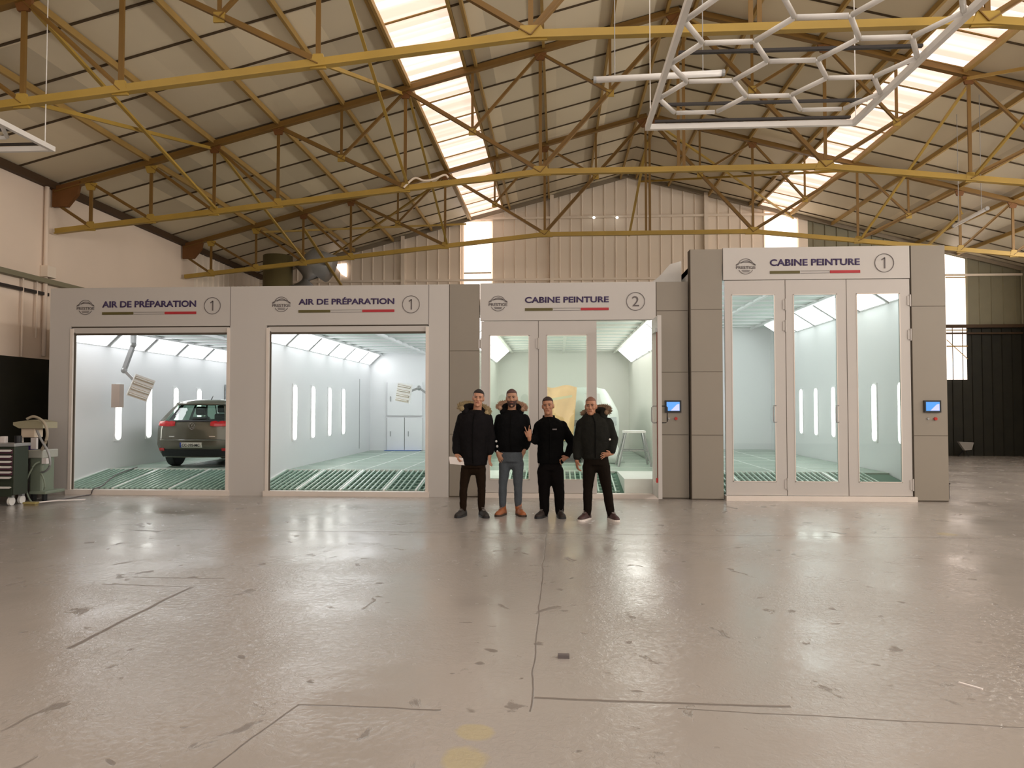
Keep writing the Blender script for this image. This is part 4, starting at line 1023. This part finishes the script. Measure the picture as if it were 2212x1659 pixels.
# masked vehicle in cabin 2
white_p = mat('masked_white_paint', (0.62, 0.68, 0.64, 1), 0.35)
kraft = mat('kraft_masking_paper', (0.82, 0.53, 0.27, 1), 0.8, var=0.15, scale=3, bump=0.4, bscale=8)
vx = .52; vy = 16.2
van = thing('masked_vehicle', 'white vehicle masked with brown kraft paper and film inside cabin 2', 'car', (vx, vy, ZF))
V = hull(van, vx, vy, ZF, .93, .95, 1.13, white_p, M['glass'], open_windows=False)
for s in (-1, 1): wheel(V, s * .86, .75, .32, van); wheel(V, s * .86, 3.3, .32, van)
for s in (-1, 1): strip(V, [(s * .40, .70, .80), (s * .6, .69, .86), (s * .84, .72, .88)][::s], 'headlight', mat('pale_lamp_glass', (0.45, 0.5, 0.5, 1), 0.15) if s < 0 else bpy.data.materials['pale_lamp_glass'], van)
strip(V, [(x / 10, .70, .82) for x in range(-3, 4)], 'grille', M['grey_metal'], van); strip(V, [(x / 10, .40, .50) for x in range(-6, 7)], 'air_intake', M['grey_metal'], van)
b = at_y(1275, 862, 16.2)
# sheets of paper taped over the upper left of the body and standing above it
def paper(pts, Y, nm='masking_paper'):
    v = [at_y(x, y, Y) for x, y in pts]
    return MB().prism(v, (0, .015, 0)).build(nm, kraft, van)
pp = MB(); nx, nz_ = 14, 10
def KP(u, v, q=0):
    x = 1178 + (1247 - 1178) * u - v * 10 * (u > .6) * (u - .6) * 2.5; y = 834 + (955 - 834) * v + 3 * math.sin(u * 7)
    p = at_y(x, y, 16.02); p.y += .05 * math.sin(u * 9 + v * 5) + .28 * (1 - v); return p
G = [[pp.bm.verts.new(KP(i / nx, j / nz_)) for i in range(nx + 1)] for j in range(nz_ + 1)]
for j in range(nz_):
    for i in range(nx): pp.bm.faces.new((G[j][i], G[j][i+1], G[j+1][i+1], G[j+1][i]))
o = pp.build('masking_paper', kraft, van, smooth=True); so = o.modifiers.new('s', 'SOLIDIFY'); so.thickness = .006
paper([(1180, 862), (1236, 853), (1236, 858), (1180, 868)], 15.98, 'tape_strip').data.materials[0] = mat('pale_tape', (0.70, 0.62, 0.38, 1), 0.6)
film = mat('white_masking_film', (0.78, 0.82, 0.78, 1), 0.25, bump=0.5, bscale=12)
fm = MB(); G = []
for j in range(11):
    v = j / 10; row = []
    for i in range(7):
        u = i / 6; xr = 1296 + 54 * v ** 1.2
        p = at_y(1262 + (xr - 1262) * u, 850 + 150 * v, 15.95); p.y += .04 * math.sin(u * 11 + v * 3) + .15 * (1 - v); row.append(fm.bm.verts.new(p))
    G.append(row)
for j in range(10):
    for i in range(6): fm.bm.faces.new((G[j][i], G[j][i+1], G[j+1][i+1], G[j+1][i]))
o = fm.build('masking_film', film, van, smooth=True); so = o.modifiers.new('s', 'SOLIDIFY'); so.thickness = .004

# ---------------------------------------------------------------- people
K = 4.609
def ring_pts(cx, cy, cz, rx, ry, n=20, p=2.3):
    out = []
    for i in range(n):
        t = 2 * math.pi * i / n; c, s = math.cos(t), math.sin(t)
        out.append((cx + rx * math.copysign(abs(c) ** (2 / p), c), cy + ry * math.copysign(abs(s) ** (2 / p), s), cz))
    return out
def remesh(o, vox, sm=4, noise=None):
    r = o.modifiers.new('r', 'REMESH'); r.mode = 'VOXEL'; r.voxel_size = vox; r.use_smooth_shade = True
    s = o.modifiers.new('s', 'SMOOTH'); s.iterations = sm; s.factor = .5
    if noise:
        tx = bpy.data.textures.get('folds') or bpy.data.textures.new('folds', 'CLOUDS'); tx.noise_scale = .09; tx.noise_depth = 2
        d = o.modifiers.new('d', 'DISPLACE'); d.texture = tx; d.strength = noise; d.mid_level = .5; d.texture_coords = 'LOCAL'
def hand(mb, wrist, d, side, curl, spread=.12, thumb_out=.7, sc=1.0, straight=()):
    """palm with four unequal fingers and a thumb leaving its side; d = pointing direction, side = towards the thumb"""
    d = Vector(d).normalized(); s = Vector(side); s = (s - d * s.dot(d)).normalized(); n = s.cross(d)   # n = palm normal side
    R = Matrix((s, d, n)).transposed()
    w = Vector(wrist); mb.rcone(w - d * .02, w + d * .02, .026 * sc, .028 * sc)
    mb.ball(w + d * .048 * sc, 1, (.040 * sc, .052 * sc, .018 * sc), rot=R)
    for i, (o, ln) in enumerate(((.030, .076), (.010, .086), (-.010, .080), (-.029, .062))):
        base = w + d * .085 * sc + s * o * sc; a = (1.5 - i) * spread; c = .08 if i in straight else curl
        if i in straight and spread > .1: a = (1.0, -1.0, 0, 0)[i] * .30
        dr = (d * math.cos(a) + s * math.sin(a)); p = base; ang = c * .6; r = .0092 * sc
        for seg, f in enumerate((.45, .32, .23)):
            v = dr * math.cos(ang) + n * math.sin(ang); q = p + v * ln * f * sc
            mb.rcone(p, q, r, r * .9, 8); p = q; r *= .9; ang += c
    tb = w + d * .025 * sc + s * .032 * sc; td = (d * .75 + s * thumb_out + n * .25).normalized()
    p = tb + td * .038 * sc; mb.rcone(tb, p, .013 * sc, .011 * sc, 8); mb.rcone(p, p + (td + d * .5 + n * .2).normalized() * .030 * sc, .011 * sc, .009 * sc, 8)
HEAD = [(-.120, .022, -.074, -.030), (-.108, .038, -.090, -.005), (-.080, .053, -.094, .035), (-.045, .062, -.093, .065), (0, .068, -.092, .083), (.035, .0725, -.094, .092), (.07, .069, -.086, .088), (.095, .056, -.066, .070), (.113, .034, -.038, .042), (.120, .012, -.012, .015)]
def head_ring(z, hx, y0, y1, g=1.0, clamp=None, n=20):
    cy, ry = (y0 + y1) / 2, (y1 - y0) / 2; out = []
    for i in range(n):
        t = 2 * math.pi * i / n; c, s = math.cos(t), math.sin(t)
        x = hx * g * math.copysign(abs(c) ** .88, c); y = cy + (ry * g) * math.copysign(abs(s) ** .88, s)
        if clamp is not None: y = max(y, clamp)
        out.append(Vector((x, y, z)))
    return out

SKIN = {}
def person(label, px, Yd, gy, skin, joints, jacket_m, trouser_m, shoe_m, hair=None, beard=None, hood=None, sole=None, shirt=None, head=None, jr=1.0, collar=None):
    m = K * 1604.0 / Yd
    X0 = at_y(940 + px / K, 1000, Yd).x
    root = thing('person', label, 'person', (X0, Yd, 0), 'men standing in front of the cabins')
    L = lambda c: Vector((X0 + (c[0] - px) / m, Yd + (c[2] if len(c) > 2 else 0), (gy - c[1]) / m))
    J = joints
    # body: one continuous surface
    b = MB(); H = L(head['c']); hs = head.get('s', 1.0)
    HR_ = Matrix.Rotation(head.get('roll', 0), 3, 'Y') @ Matrix.Rotation(head.get('yaw', 0), 3, 'Z') @ Matrix.Rotation(head.get('pitch', 0), 3, 'X')
    HT = lambda p: H + HR_ @ (Vector(p) * hs)
    b.loft([[HT(p) for p in head_ring(*r)] for r in HEAD])
    b.rcone(HT((0, -.088, .018)), HT((0, -.110, -.026)), .009 * hs, .014 * hs, 8)
    b.ball(HT((-.011, -.104, -.030)), .009 * hs); b.ball(HT((.011, -.104, -.030)), .009 * hs)
    b.rcone(HT((-.040, -.082, .030)), HT((.040, -.082, .030)), .013 * hs, .013 * hs, 8)
    b.rcone(HT((-.018, -.088, -.060)), HT((.018, -.088, -.060)), .011 * hs, .011 * hs, 8)
    b.ball(HT((0, -.084, -.102)), .019 * hs); b.ball(HT((-.042, -.070, -.02)), .022 * hs); b.ball(HT((.042, -.070, -.02)), .022 * hs)
    for s in (-1, 1):
        b.ball(HT((s * .076, .012, -.005)), 1, (.011 * hs, .020 * hs, .033 * hs), rot=HR_)
    nk = L(J['neck']); b.rcone(nk + Vector((0, .02, -.06)), HT((0, .025, -.07)), .062, .056, 14)
    tor = J['torso']
    b.loft([ring_pts(L(t).x, L(t).y, L(t).z, t[3] / m * .80, t[3] / m * .50) if len(t) > 3 else ring_pts(L(t[:2]).x, Yd + .0, L(t[:2]).z, t[2] / m * .80, t[2] / m * .50) for t in tor])
    for side in ('armL', 'armR'):
        s_, e_, w_ = [L(q) for q in J[side]]
        b.rcone(s_, e_, .050, .040); b.rcone(e_, w_, .040, .027)
        hd = J['hand' + side[-1]]; hand(b, w_, **hd)
    for side in ('legL', 'legR'):
        pts = [(L(q[:2]), q[2] * .82) for q in J[side]]
        pv = L((tor[1][0], tor[1][1])); b.rcone(pv, pts[0][0], .06, pts[0][1] * .8)
        for (p, r1), (q, r2) in zip(pts, pts[1:]): b.rcone(p, q, r1, r2)
    body = b.build('body', skin, root); remesh(body, .0055, 3)
    # face details
    for s in (-1, 1):
        e = MB().ball(HT((s * .030, -.0925, .010)), 1, (.014 * hs, .006 * hs, .0065 * hs), rot=HR_).build('eye', M['eye'], root, smooth=True)
        MB().ball(HT((s * .030, -.0975, .010)), 1, (.006 * hs, .003 * hs, .006 * hs), rot=HR_).build('iris', M['dark'], e, smooth=True)
        MB().rcone(HT((s * .014, -.0985, .028)), HT((s * .044, -.091, .030)), .0045 * hs, .003 * hs, 6).build('eyebrow', M['brow'], root, smooth=True)
    MB().rcone(HT((-.022, -.0975, -.060)), HT((.022, -.0975, -.060)), .0042 * hs, .0042 * hs, 6).build('mouth', M['lips'], root, smooth=True)
    if hair:
        g = hair.get('g', 1.07); fr = hair.get('line', .060)
        rr = []
        for z, hx, y0, y1 in HEAD:
            if z < -.05: continue
            rr.append([HT(p) for p in head_ring(z + (.008 if z > .05 else 0), hx, y0, y1, g, clamp=(-.005 if z < fr - .02 else None))])
        rr.append([HT(p) for p in head_ring(.131, .02, -.02, .025)])
        h_ = MB().loft(rr).build('hair', hair['m'], root); remesh(h_, .006, 1, .006)
    if beard:
        rr = []
        for z, hx, y0, y1 in HEAD[:5]:
            if z > -.02: break
            rr.append([HT(p) for p in head_ring(z - .006, hx, y0, y1, 1.09)])
        rr.append([HT(p) for p in head_ring(-.025, .0655, -.08, .02, 1.02)])
        h_ = MB().loft(rr).build('beard', beard, root); remesh(h_, .006, 1, .005)
    # jacket
    j = MB()
    rings = [ring_pts(L(t[:2]).x, Yd, L(t[:2]).z, t[2] / m, min(.185, t[2] / m * .74)) for t in tor]
    j.loft(rings)
    for side in ('armL', 'armR'):
        s_, e_, w_ = [L(q) for q in J[side]]; q = w_ - (w_ - e_).normalized() * .015
        rs = J.get('sleeve', (.086, .072, .050))
        j.rcone(s_, e_, rs[0], rs[1], 12); j.rcone(e_, q - (w_ - e_).normalized() * .03, rs[1], rs[2], 12)
    jo = j.build('jacket', jacket_m, root); remesh(jo, .011, 4, .022)
    for side in ('armL', 'armR'):
        s_, e_, w_ = [L(q) for q in J[side]]; d = (w_ - e_).normalized(); q = w_ - d * .02
        MB().cone(q - d * .03, q + d * .012, .044, .041, 16).build('cuff', jacket_m, jo, bevel=.006)
    zip_z0 = L(tor[0][:2]).z + .02; zt2 = L(tor[-2][:2]).z
    fy = [(L(t[:2]).x, Yd - min(.185, t[2] / m * .74) - .006, L(t[:2]).z) for t in tor[:-1]]
    MB().tube([(p[0], p[1], p[2] + (.03 if i == 0 else 0)) for i, p in enumerate(fy)], .007, 6).build('zip_placket', M['zip'], jo, smooth=True)
    if collar:
        c0 = L(J['neck']); cr_ = []
        for z, r in ((-.04, .10), (.0, .090), (.05, .082)): cr_.append([(c0.x + r * math.sin(a), c0.y + .01 + r * .95 * -math.cos(a), c0.z + z - (.035 * max(0, math.cos(a)))) for a in [2 * math.pi * i / 24 for i in range(24)]])
        co = MB().loft(cr_, caps=False).build('collar', collar, jo, smooth=True); so = co.modifiers.new('s', 'SOLIDIFY'); so.thickness = .014
    if shirt:
        c0 = L(J['neck']); MB().rcone(c0 + Vector((0, -.02, -.07)), c0 + Vector((0, .0, -.005)), .070, .064, 16).build('shirt', shirt, root, smooth=True)
    if hood:
        c0 = L(hood['c']); rx, ry = hood.get('rx', .17), hood.get('ry', .13); tilt = hood.get('tilt', 0)
        a0, a1 = hood.get('arc', (-2.5, 2.5)); path = []
        for i in range(25):
            a = a0 + (a1 - a0) * i / 24
            path.append(Vector((c0.x + rx * math.sin(a), c0.y + .02 + ry * math.cos(a), c0.z + .07 * math.cos(a) + tilt * math.sin(a))))
        ho = MB(); 
        for p, q in zip(path, path[1:]): cc = Vector((c0.x, c0.y + .03, 0)); pi_ = p.lerp(Vector((cc.x, cc.y, p.z)), .32) - Vector((0, 0, .045)); qi_ = q.lerp(Vector((cc.x, cc.y, q.z)), .32) - Vector((0, 0, .045)); ho.rcone(pi_, qi_, .058, .058, 8)
        hoo = ho.build('hood', jacket_m, root); remesh(hoo, .012, 2)
        fu = MB(); rnd = random.Random(int(px))
        for i in range(520):
            t = rnd.random() * 23.99; k = int(t); p = path[k].lerp(path[k+1], t - k)
            o_ = Vector((p.x - c0.x, p.y - c0.y - .02, 0)); o_ = o_.normalized() if o_.length > 1e-4 else Vector((0, 1, 0))
            v = (o_ * rnd.uniform(.3, 1.2) + Vector((rnd.uniform(-.6, .6), rnd.uniform(-.6, .6), rnd.uniform(-.25, 1.0)))).normalized()
            s0 = p + v * .022; fu.cone(s0, s0 + v * rnd.uniform(.02, .05), .009, .001, 5, caps=False)
        for p, q in zip(path, path[1:]): fu.rcone(p + Vector((0, 0, .012)), q + Vector((0, 0, .012)), .034, .034, 7)
        fu.build('fur_trim', hood['m'], hoo, smooth=False)
    # trousers
    tr_ = MB(); hipw = max(abs(J['legL'][0][0] - J['legR'][0][0]) / m / 2 + .075, .12)
    cxm = (J['legL'][0][0] + J['legR'][0][0]) / 2; cyh = J['legL'][0][1]
    z_top = L(tor[0][:2]).z + .06; zc = L((cxm, cyh)).z
    tr_.loft([ring_pts(L((cxm, 0)).x, Yd, z, w, .115) for z, w in ((zc + .02, hipw * .97), (max(zc + .06, (zc + z_top) / 2), hipw), (z_top, hipw * .92))])
    for side in ('legL', 'legR'):
        pts = [(L(q[:2]), q[2]) for q in J[side]]
        for (p, r1), (q, r2) in zip(pts, pts[1:]): tr_.rcone(p, q, r1, r2, 12)
    for d_ in (-.035, 0, .035): tr_.ball(L((cxm, cyh)) + Vector((d_, 0, .0)), .085)
    to = tr_.build('trousers', trouser_m, root); remesh(to, .011, 3, .014)
    # shoes
    for side in ('L', 'R'):
        hx, tx_ = J['foot' + side]; an = J['leg' + side][-1]
        heel = Vector((L((hx, 0)).x, Yd + .075, 0)); toe = Vector((L((tx_, 0)).x, Yd - .185, 0)); d = (toe - heel); ln = d.length; d.normalize(); sd = Vector((-d.y, d.x, 0))
        def foot_ring(u, w, h, z0=.018):
            c = heel + d * (ln * u); out = []
            for i in range(14):
                a = math.pi * i / 13; out.append(c + sd * (w * math.cos(a)) + Vector((0, 0, z0 + h * max(0.0, math.sin(a)) ** .8)))
            return out
        s_ = MB(); s_.loft([foot_ring(u, w, h) for u, w, h in ((0, .028, .06), (.05, .040, .09), (.25, .044, .105), (.42, .044, .095), (.6, .049, .07), (.8, .050, .055), (.93, .040, .045), (1, .020, .03))])
        ank = heel + d * (ln * .22); s_.cone(ank + Vector((0, 0, .03)), Vector((L(an[:2]).x, L(an[:2]).y, J.get('boot', .15))), .044, .050 if J.get('boot') else .040, 14)
        so_ = s_.build('shoe', shoe_m, root, smooth=True)
        q = MB(); 
        lo = [heel + d * (ln * u) + sd * w for u, w in ((-.02, .02), (0, .034), (.25, .046), (.6, .053), (.85, .053), (.97, .036), (1.02, .012))]
        hi = [heel + d * (ln * u) - sd * w for u, w in ((-.02, .02), (0, .034), (.25, .046), (.6, .053), (.85, .053), (.97, .036), (1.02, .012))][::-1]
        q.prism(lo + hi, (0, 0, .026)); q.build('sole', sole or M['dark'], so_)
        lc = MB()
        for u in (.42, .50, .58):
            c = heel + d * (ln * u); hgt = .018 + (.105 if u < .45 else .09 if u < .55 else .078); lc.beam(c + sd * .025 + Vector((0, 0, hgt)), c - sd * .025 + Vector((0, 0, hgt)), .006, .006)
        lc.build('laces', M['lace'], so_)
    return root, L

M['eye'] = mat('eye_white', (0.16, 0.10, 0.08, 1), 0.4); M['brow'] = mat('dark_brow_hair', (0.02, 0.012, 0.01, 1), 0.8)
M['lips'] = mat('lip_skin', (0.28, 0.08, 0.06, 1), 0.5); M['zip'] = mat('black_zip_placket', (0.004, 0.004, 0.004, 1), 0.9, spec=0.1); M['lace'] = mat('grey_laces', (0.25, 0.22, 0.2, 1), 0.8)
sk1 = mat('skin_light', (0.50, 0.25, 0.155, 1), 0.5, var=0.05); sk2 = mat('skin_tan', (0.42, 0.22, 0.135, 1), 0.5, var=0.05); sk3 = mat('skin_warm', (0.40, 0.19, 0.11, 1), 0.5, var=0.05)
jk = mat('black_parka_cloth', (0.006, 0.005, 0.006, 1), 0.85, spec=0.15, var=0.3, bump=0.3, bscale=60); jk2 = mat('black_bomber_cloth', (0.003, 0.003, 0.0035, 1), 0.85, spec=0.12, var=0.3, bump=0.3, bscale=60)
jk3 = mat('black_work_jacket_cloth', (0.002, 0.002, 0.002, 1), 0.9, spec=0.1, var=0.3, bump=0.2, bscale=80); jk4 = mat('dark_olive_parka_cloth', (0.010, 0.010, 0.008, 1), 0.85, spec=0.15, var=0.3, bump=0.3, bscale=60)
tr1 = mat('dark_brown_trouser_cloth', (0.014, 0.007, 0.003, 1), 0.9, spec=0.15, bump=0.3, bscale=70); jeans = mat('grey_blue_denim', (0.060, 0.072, 0.085, 1), 0.85, var=0.2, bump=0.3, bscale=90)
tr3 = mat('black_trouser_cloth', (0.003, 0.002, 0.002, 1), 0.9, spec=0.12, bump=0.2, bscale=70); tr4 = mat('dark_brown_black_trouser_cloth', (0.008, 0.005, 0.003, 1), 0.9, spec=0.12, bump=0.2, bscale=70)
fur1 = mat('blond_brown_fur', (0.34, 0.26, 0.14, 1), 0.9, var=0.5, scale=30); fur2 = mat('light_tan_fur', (0.42, 0.26, 0.17, 1), 0.9, var=0.4, scale=30); fur4 = mat('brown_fur', (0.20, 0.13, 0.08, 1), 0.9, var=0.5, scale=30)
black_hair = mat('black_short_hair', (0.012, 0.007, 0.008, 1), 0.7, bump=0.6, bscale=200); brown_hair = mat('brown_short_hair', (0.10, 0.05, 0.045, 1), 0.7, bump=0.6, bscale=200); dark_hair = mat('dark_brown_short_hair', (0.035, 0.015, 0.012, 1), 0.7, bump=0.6, bscale=200)
beard_m = mat('dark_beard', (0.06, 0.03, 0.025, 1), 0.85, bump=0.6, bscale=200)
tan_boot = mat('orange_brown_boot_leather', (0.32, 0.10, 0.03, 1), 0.5, var=0.2); sneak = mat('dark_grey_sneaker', (0.022, 0.018, 0.015, 1), 0.7, var=0.6, scale=30); brown_shoe = mat('dark_brown_shoe', (0.018, 0.010, 0.007, 1), 0.7); maroon = mat('maroon_sneaker', (0.05, 0.02, 0.018, 1), 0.6, var=0.3)
white_sole = mat('white_sole', (0.70, 0.64, 0.60, 1), 0.6)

r1, L1 = person('man in a long black parka holding white papers, leftmost of the four', 385, 10.2, 1456, sk1, dict(
    neck=(412, 415), torso=[(388, 945, 128), (386, 860, 138), (385, 750, 142), (385, 620, 152), (390, 520, 155), (396, 460, 128), (403, 425, 98), (408, 395, 66)],
    armL=[(275, 480), (218, 665, .02), (215, 835, -.05)], armR=[(515, 480), (548, 665, .02), (545, 840, -.02)],
    handL=dict(d=(.25, -.45, -.85), side=(.6, -.7, .1), curl=.75), handR=dict(d=(0, -.05, -1), side=(-.3, -1, 0), curl=.35),
    legL=[(312, 985, .082), (281, 1180, .058), (278, 1350, .050), (278, 1385, .044)], legR=[(450, 985, .082), (464, 1180, .058), (460, 1345, .050), (460, 1380, .044)],
    footL=(290, 228), footR=(450, 530), sleeve=(.085, .074, .062)), jk, tr1, sneak,
    hair=dict(m=black_hair), hood=dict(c=(388, 392), m=fur1, rx=.185, ry=.13, tilt=-.04, arc=(-2.05, 1.9)), shirt=mat('khaki_shirt', (0.10, 0.08, 0.045, 1), 0.8),
    head=dict(c=(432, 278, -.03), roll=.10, yaw=.05, s=.98))
hp = L1((230, 905, -.10))
pm = MB().prism([hp + Vector((-.105, 0, -.035)), hp + Vector((.13, 0, -.055)), hp + Vector((.14, 0, .045)), hp + Vector((-.12, 0, .055))], (.0, .035, .01))
tag(pm.build('paper_stack', M['paper'], bevel=.003), 'folded white papers held at the hip by the leftmost man', 'papers')

r2, L2 = person('bearded man in a short black bomber jacket, blue jeans and orange-brown boots', 755, 10.35, 1440, sk2, dict(
    neck=(762, 405), torso=[(760, 815, 112), (758, 745, 140), (757, 640, 146), (760, 530, 150), (765, 470, 132), (764, 430, 102), (764, 395, 68)],
    armL=[(648, 490), (612, 660, .03), (625, 815, -.06)], armR=[(888, 490), (922, 670, .03), (890, 790, -.03)],
    handL=dict(d=(.40, -.15, -.9), side=(.8, -.3, .35), curl=.18, thumb_out=.8), handR=dict(d=(-.45, .1, -.8), side=(-.8, -.3, .4), curl=.3),
    legL=[(695, 925, .088), (674, 1150, .060), (671, 1320, .052), (671, 1345, .048)], legR=[(822, 925, .088), (826, 1150, .062), (825, 1315, .052), (825, 1335, .048)],
    footL=(690, 622), footR=(818, 892), boot=.19, sleeve=(.080, .072, .055)), jk2, jeans, tan_boot,
    hair=dict(m=brown_hair), beard=beard_m, hood=dict(c=(762, 375), m=fur2, rx=.17, ry=.13, tilt=-.01, arc=(-1.9, 1.9)),
    head=dict(c=(765, 278, -.03), roll=-.02, yaw=.0, s=1.0), sole=mat('dark_boot_sole', (0.05, 0.03, 0.02, 1), 0.7))
sn = MB()
for q in ((612, 705), (622, 755), (623, 797)):
    c = L2((q[0], q[1], -.085)); sn.ball(c, .016, (1, .5, 1.2 if q[1] == 755 else 1))
tag(sn.build('sleeve_stud', M['white_metal'], r2, smooth=True), None)

r3, L3 = person('man in plain black jacket, one hand making a V sign, other on his hip', 1150, 10.2, 1462, sk3, dict(
    neck=(1132, 490), torso=[(1147, 930, 132), (1147, 830, 128), (1150, 720, 128), (1152, 620, 140), (1148, 550, 142), (1142, 515, 124), (1136, 488, 84), (1134, 468, 56)],
    armL=[(1035, 560), (1000, 700, -.02), (945, 672, -.27)], armR=[(1260, 555), (1368, 735, .06), (1308, 868, -.02)],
    handL=dict(d=(-.05, -.15, 1.0), side=(-.9, -.35, 0), curl=1.15, straight=(0, 1), spread=.14, thumb_out=.25), handR=dict(d=(-.75, -.4, -.45), side=(-.2, -.5, .8), curl=.55),
    legL=[(1088, 1010, .105), (1086, 1230, .074), (1088, 1400, .064), (1088, 1420, .058)], legR=[(1205, 1010, .105), (1234, 1230, .074), (1238, 1390, .064), (1238, 1410, .058)],
    footL=(1100, 1012), footR=(1230, 1272), sleeve=(.072, .064, .050)), jk3, tr3, brown_shoe,
    hair=dict(m=dark_hair, line=.066), collar=jk3, shirt=mat('grey_shirt', (0.16, 0.15, 0.14, 1), 0.8),
    head=dict(c=(1124, 362, -.03), roll=-.05, yaw=-.08, s=1.0))
ch = L3((1190, 590)); MB().box(ch.x - .03, ch.x + .03, ch.y - .175, ch.y - .12, ch.z - .008, ch.z + .008).build('chest_badge', M['ink'], r3)

r4, L4 = person('bald man in a dark hooded parka and white-soled sneakers, rightmost of the four', 1600, 10.0, 1480, sk3, dict(
    neck=(1556, 455), torso=[(1590, 885, 120), (1590, 800, 132), (1590, 700, 146), (1590, 590, 150), (1588, 520, 142), (1578, 485, 122), (1566, 455, 92), (1560, 430, 66)],
    armL=[(1470, 540), (1430, 705, .02), (1412, 890, -.05)], armR=[(1712, 535), (1768, 695, .05), (1742, 825, -.08)],
    handL=dict(d=(.03, -.1, -1), side=(.3, -1, 0), curl=.5), handR=dict(d=(-.85, -.35, -.15), side=(-.1, -.5, .8), curl=.22, spread=.2),
    legL=[(1535, 955, .095), (1520, 1200, .064), (1516, 1385, .056), (1516, 1415, .05)], legR=[(1672, 955, .095), (1710, 1190, .066), (1742, 1395, .058), (1745, 1420, .05)],
    footL=(1535, 1432), footR=(1735, 1802), sleeve=(.088, .080, .058)), jk4, tr4, maroon,
    hair=dict(m=mat('shaved_hair', (0.20, 0.095, 0.065, 1), 0.7), g=1.012, line=.075), hood=dict(c=(1588, 440), m=fur4, rx=.185, ry=.13, tilt=.055, arc=(-.9, 2.1)), sole=white_sole, shirt=jk4,
    head=dict(c=(1552, 362, -.03), roll=-.03, yaw=-.15, s=.99))
c = L4((1733, 685, -.11)); MB().ball(c, .014, (1, .5, 1)).build('sleeve_badge', M['white_metal'], r4, smooth=True)
